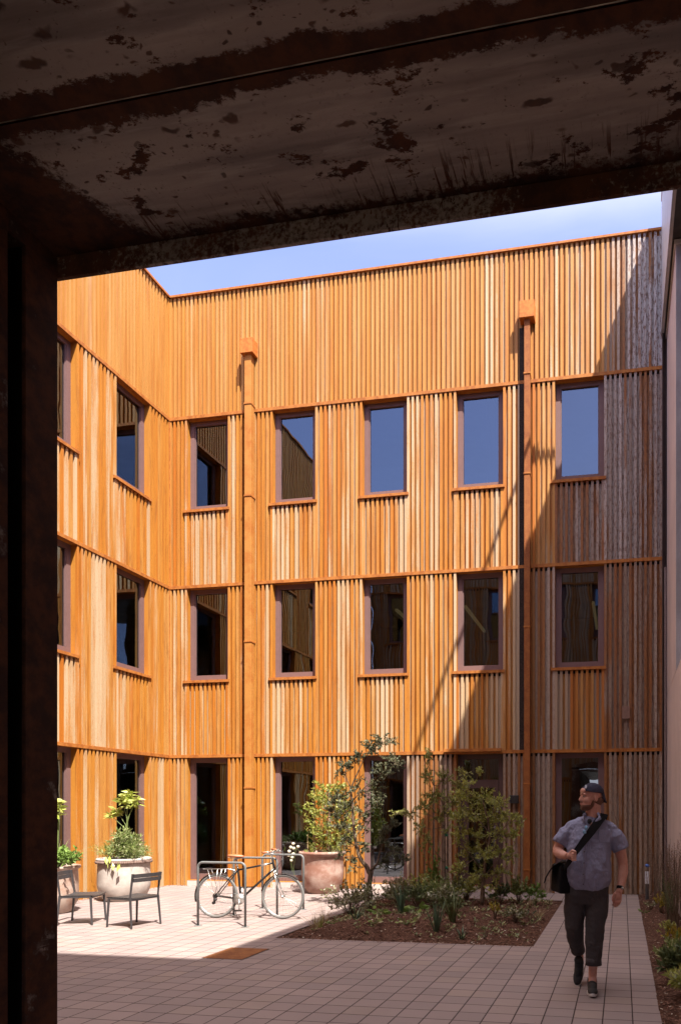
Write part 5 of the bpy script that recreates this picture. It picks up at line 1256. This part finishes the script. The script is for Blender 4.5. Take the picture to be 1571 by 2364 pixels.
# shirt
b = MB()
b.rings([(-.310, 6.47, .930, .120, .120), (-.296, 6.49, .962, .180, .150), (-.298, 6.497, 1.00, .201, .164), (-.298, 6.495, 1.08, .207, .173), (-.300, 6.50, 1.18, .203, .172), (-.300, 6.51, 1.28, .199, .158), (-.292, 6.52, 1.38, .206, .145), (-.286, 6.53, 1.46, .212, .128), (-.282, 6.535, 1.52, .190, .104), (-.276, 6.53, 1.565, .120, .088), (-.270, 6.525, 1.59, .088, .078)], 40, p=2.25)
b.ell((-.440, 6.53, 1.478), (.085, .078, .078)); b.tube([(-.30, 6.535, 1.545), (-.38, 6.535, 1.525), (-.46, 6.53, 1.485)], [.055, .058, .06], 16); limb([(-.44, 6.53, 1.46), (-.505, 6.525, 1.425), (-.562, 6.51, 1.335)], [.070, .082, .080], 22)
b.ell((-.128, 6.54, 1.468), (.088, .078, .080)); b.tube([(-.25, 6.54, 1.545), (-.18, 6.54, 1.52), (-.10, 6.54, 1.475)], [.055, .060, .062], 16); limb([(-.13, 6.54, 1.45), (-.062, 6.545, 1.405), (-.003, 6.545, 1.290)], [.070, .084, .079], 22)
shirt = bake(b, .007, 9, "shirt", M_shirt, pm)
dm = shirt.modifiers.new("folds", 'DISPLACE'); tx = bpy.data.textures.new("fold_noise", 'CLOUDS'); tx.noise_scale = .07; tx.noise_depth = 2; dm.texture = tx; dm.strength = .026; dm.mid_level = .5; dm.texture_coords = 'LOCAL'
a = MB(); a.tube([(-.338, 6.425, 1.600), (-.345, 6.425, 1.565), (-.318, 6.402, 1.525)], [.006, .016, .004], 8, flat=1); a.tube([(-.205, 6.43, 1.612), (-.195, 6.418, 1.575), (-.262, 6.397, 1.525)], [.006, .018, .004], 8)
a.tube([(-.205, 6.43, 1.612), (-.22, 6.57, 1.635), (-.30, 6.58, 1.63), (-.338, 6.44, 1.605)], .014, 8); a.build("collar", M_shirt, shirt, smooth=True)
a = MB(); a.ell((-.288, 6.425, 1.548), (.020, .012, .024)); a.build("undershirt", simple("dark_undershirt", (0.02, 0.02, 0.022), .9), shirt, smooth=True)
pts = [(-.308, 6.372, 1.46), (-.318, 6.352, 1.38), (-.326, 6.331, 1.28), (-.332, 6.318, 1.18), (-.336, 6.316, 1.08), (-.338, 6.330, .99)]
a = MB(); a.tube(pts, .012, 6, flat=.22); a.build("placket", M_shirt, shirt, smooth=True)
a = MB()
for p in pts: a.ell((p[0], p[1] - .006, p[2]), (.0055, .003, .0055), seg=8)
a.build("buttons", simple("dark_button", (0.03, 0.03, 0.04), .3), shirt, smooth=True)
a = MB(); a.box(-.205, -.105, 6.392, 6.400, 1.36, 1.475, .003, M=Matrix.Translation((-.155, 6.40, 0)) @ Matrix.Rotation(.28, 4, 'Z') @ Matrix.Translation((.155, -6.40, 0))); a.build("pocket", M_shirt, shirt)
a = MB()
for dx, dz in ((0, 0), (-.016, -.038)): a.ell((-.312 + dx, 6.345, 1.492 + dz), (.017, .006, .019), seg=14)
a.build("sunglasses", simple("blue_mirror_lens", (0.22, 0.42, 0.62), .15, .3), shirt, smooth=True)
# trousers
b = MB()
b.rings([(-.318, 6.52, .80, .165, .125), (-.312, 6.52, .88, .192, .145), (-.305, 6.52, .97, .190, .142), (-.300, 6.52, 1.03, .182, .138)], 34, p=2.2)
limb([(-.228, 6.52, .88), (-.225, 6.49, .74), (-.240, 6.455, .60), (-.246, 6.46, .45), (-.252, 6.46, .28)], [.112, .105, .085, .082, .068], 24)
limb([(-.405, 6.54, .88), (-.425, 6.53, .74), (-.432, 6.53, .60), (-.430, 6.64, .47), (-.418, 6.80, .325)], [.112, .103, .086, .080, .062], 24)
trou = bake(b, .007, 4, "trousers", M_trou, pm)
dm = trou.modifiers.new("folds", 'DISPLACE'); dm.texture = tx; dm.strength = .018; dm.mid_level = .5; dm.texture_coords = 'LOCAL'
a = MB(); a.tube([(-.252, 6.46, .315), (-.252, 6.46, .248)], [.071, .074], 24); a.build("cuff", M_trou, trou, smooth=True)
a = MB(); a.tube([(-.418, 6.775, .350), (-.414, 6.825, .302)], [.066, .068], 24); a.build("cuff", M_trou, trou, smooth=True)
# shoes
def shoe(M, name="shoe"):
    a = MB(); a.ell((0, .02, .060), (.044, .065, .062)); a.ell((0, -.085, .040), (.046, .100, .034)); a.ell((0, -.03, .055), (.042, .09, .045)); a.tube([(0, .045, .05), (0, .045, .125)], [.045, .043], 16)
    a.v = [tuple(M @ Vector(v)) for v in a.v]; up_ = bake(a, .005, 3, name, M_shoe, pm)
    s = MB(); n = 28; lo = []; 
    out = [(.047 * math.sin(t) * (1.05 if math.cos(t) < 0 else .92), -.055 + -.0 - .135 * math.cos(t) * 1.0, 0) for t in [2 * math.pi * k / n for k in range(n)]]
    def ring(z, sc): return [M @ Vector((x * sc, -.05 + (y + .05) * sc, z + .012 * max(0, (-y - .12) / .07))) for x, y, _ in out]
    rs = [ring(0.0, .94), ring(.008, 1.03), ring(.026, 1.02), ring(.030, .95)]
    n0 = len(s.v)
    for rr in rs: s.v += [tuple(p) for p in rr]
    for i in range(3):
        for k in range(n): s.f.append((i * n + k, i * n + (k + 1) % n, (i + 1) * n + (k + 1) % n, (i + 1) * n + k)); s.c.append(None); s.mi.append(0)
    s.f.append(tuple(range(n))); s.c.append(None); s.mi.append(0); s.f.append(tuple(3 * n + k for k in range(n))); s.c.append(None); s.mi.append(0)
    s.build("sole", M_sole, up_, smooth=False)
shoe(Matrix.Translation((-.262, 6.425, .001)) @ Matrix.Rotation(R(4), 4, 'Z'))
shoe(Matrix.Translation((-.396, 6.835, .012)) @ Matrix.Rotation(R(-6), 4, 'Z') @ Matrix.Translation((0, -.12, 0)) @ Matrix.Rotation(R(48), 4, 'X') @ Matrix.Translation((0, .14, 0)))
# watch
a = MB(); a.tube([(-.014, 6.475, .962), (-.018, 6.465, .938)], [.0335, .0325], 18); w = a.build("watch", M_bag, pm, smooth=True)
a = MB(); a.ell((.006, 6.437, .950), (.012, .006, .012), seg=12); a.build("watch_face", M_chr, w, smooth=True)
# shoulder bag and strap: carried, so a thing of its own
bg_ = thing("shoulder_bag", "black messenger bag hanging at the walking man's hip on a wide strap across his chest", "bag", (-.55, 6.52, .9))
a = MB(); a.box(-.055, .055, -.13, .13, -.14, .12, .022, M=Matrix.Translation((-.553, 6.53, 1.03)) @ Matrix.Rotation(R(24), 4, 'Z') @ Matrix.Rotation(R(3), 4, 'Y')); a.build("bag_body", M_bag, bg_, smooth=False)
a = MB()
fl = [(-.50, 1.178), (-.56, 1.172), (-.615, 1.145), (-.655, 1.095), (-.690, 1.035), (-.705, .985)]
for i in range(len(fl) - 1):
    (x0, z0), (x1, z1) = fl[i], fl[i + 1]; w0, w1 = .13 - .014 * i, .13 - .014 * (i + 1)
    a.quad((x0, 6.53 - w0, z0), (x1, 6.53 - w1, z1), (x1, 6.53 + w1, z1), (x0, 6.53 + w0, z0)); a.quad((x0, 6.53 - w0, z0 - .008), (x0, 6.53 + w0, z0 - .008), (x1, 6.53 + w1, z1 - .010), (x1, 6.53 - w1, z1 - .010))
    a.quad((x0, 6.53 - w0, z0 - .008), (x1, 6.53 - w1, z1 - .010), (x1, 6.53 - w1, z1), (x0, 6.53 - w0, z0)); a.quad((x0, 6.53 + w0, z0 - .008), (x0, 6.53 + w0, z0), (x1, 6.53 + w1, z1), (x1, 6.53 + w1, z1 - .010))
a.build("flap", M_bag, bg_)
def ribbon(mb, pts, nrm, w, th=.005):
    P = [Vector(p) for p in pts]; Nn = [Vector(n).normalized() for n in nrm]; k0 = len(mb.v)
    for i, p in enumerate(P):
        d = (P[min(i + 1, len(P) - 1)] - P[max(i - 1, 0)]).normalized(); s = d.cross(Nn[i]).normalized() * (w[i] / 2); o = Nn[i] * th
        mb.v += [tuple(p - s), tuple(p + s), tuple(p + s + o), tuple(p - s + o)]
    for i in range(len(P) - 1):
        a0, b0 = k0 + 4 * i, k0 + 4 * (i + 1)
        for k in range(4): mb.f.append((a0 + k, a0 + (k + 1) % 4, b0 + (k + 1) % 4, b0 + k)); mb.c.append(None); mb.mi.append(0)
a = MB()
ribbon(a, [(-.515, 6.40, 1.12), (-.47, 6.315, 1.175), (-.418, 6.272, 1.255), (-.375, 6.300, 1.315), (-.325, 6.330, 1.385), (-.275, 6.355, 1.450), (-.225, 6.388, 1.520), (-.182, 6.430, 1.580), (-.160, 6.50, 1.612), (-.165, 6.58, 1.590), (-.21, 6.66, 1.48), (-.33, 6.69, 1.32), (-.44, 6.66, 1.20), (-.51, 6.62, 1.12)],
       [(-.5, -.8, .2), (-.3, -1, .1), (-.1, -1, .1), (0, -1, .1), (0, -1, .15), (0, -1, .2), (.1, -1, .45), (.2, -.8, .9), (.25, 0, 1), (.2, .7, .8), (.1, 1, .3), (0, 1, .1), (-.3, 1, .1), (-.6, .8, 0)],
       [.040, .044, .046, .056, .066, .072, .076, .078, .078, .072, .06, .05, .045, .04])
a.build("strap", M_bag, bg_)
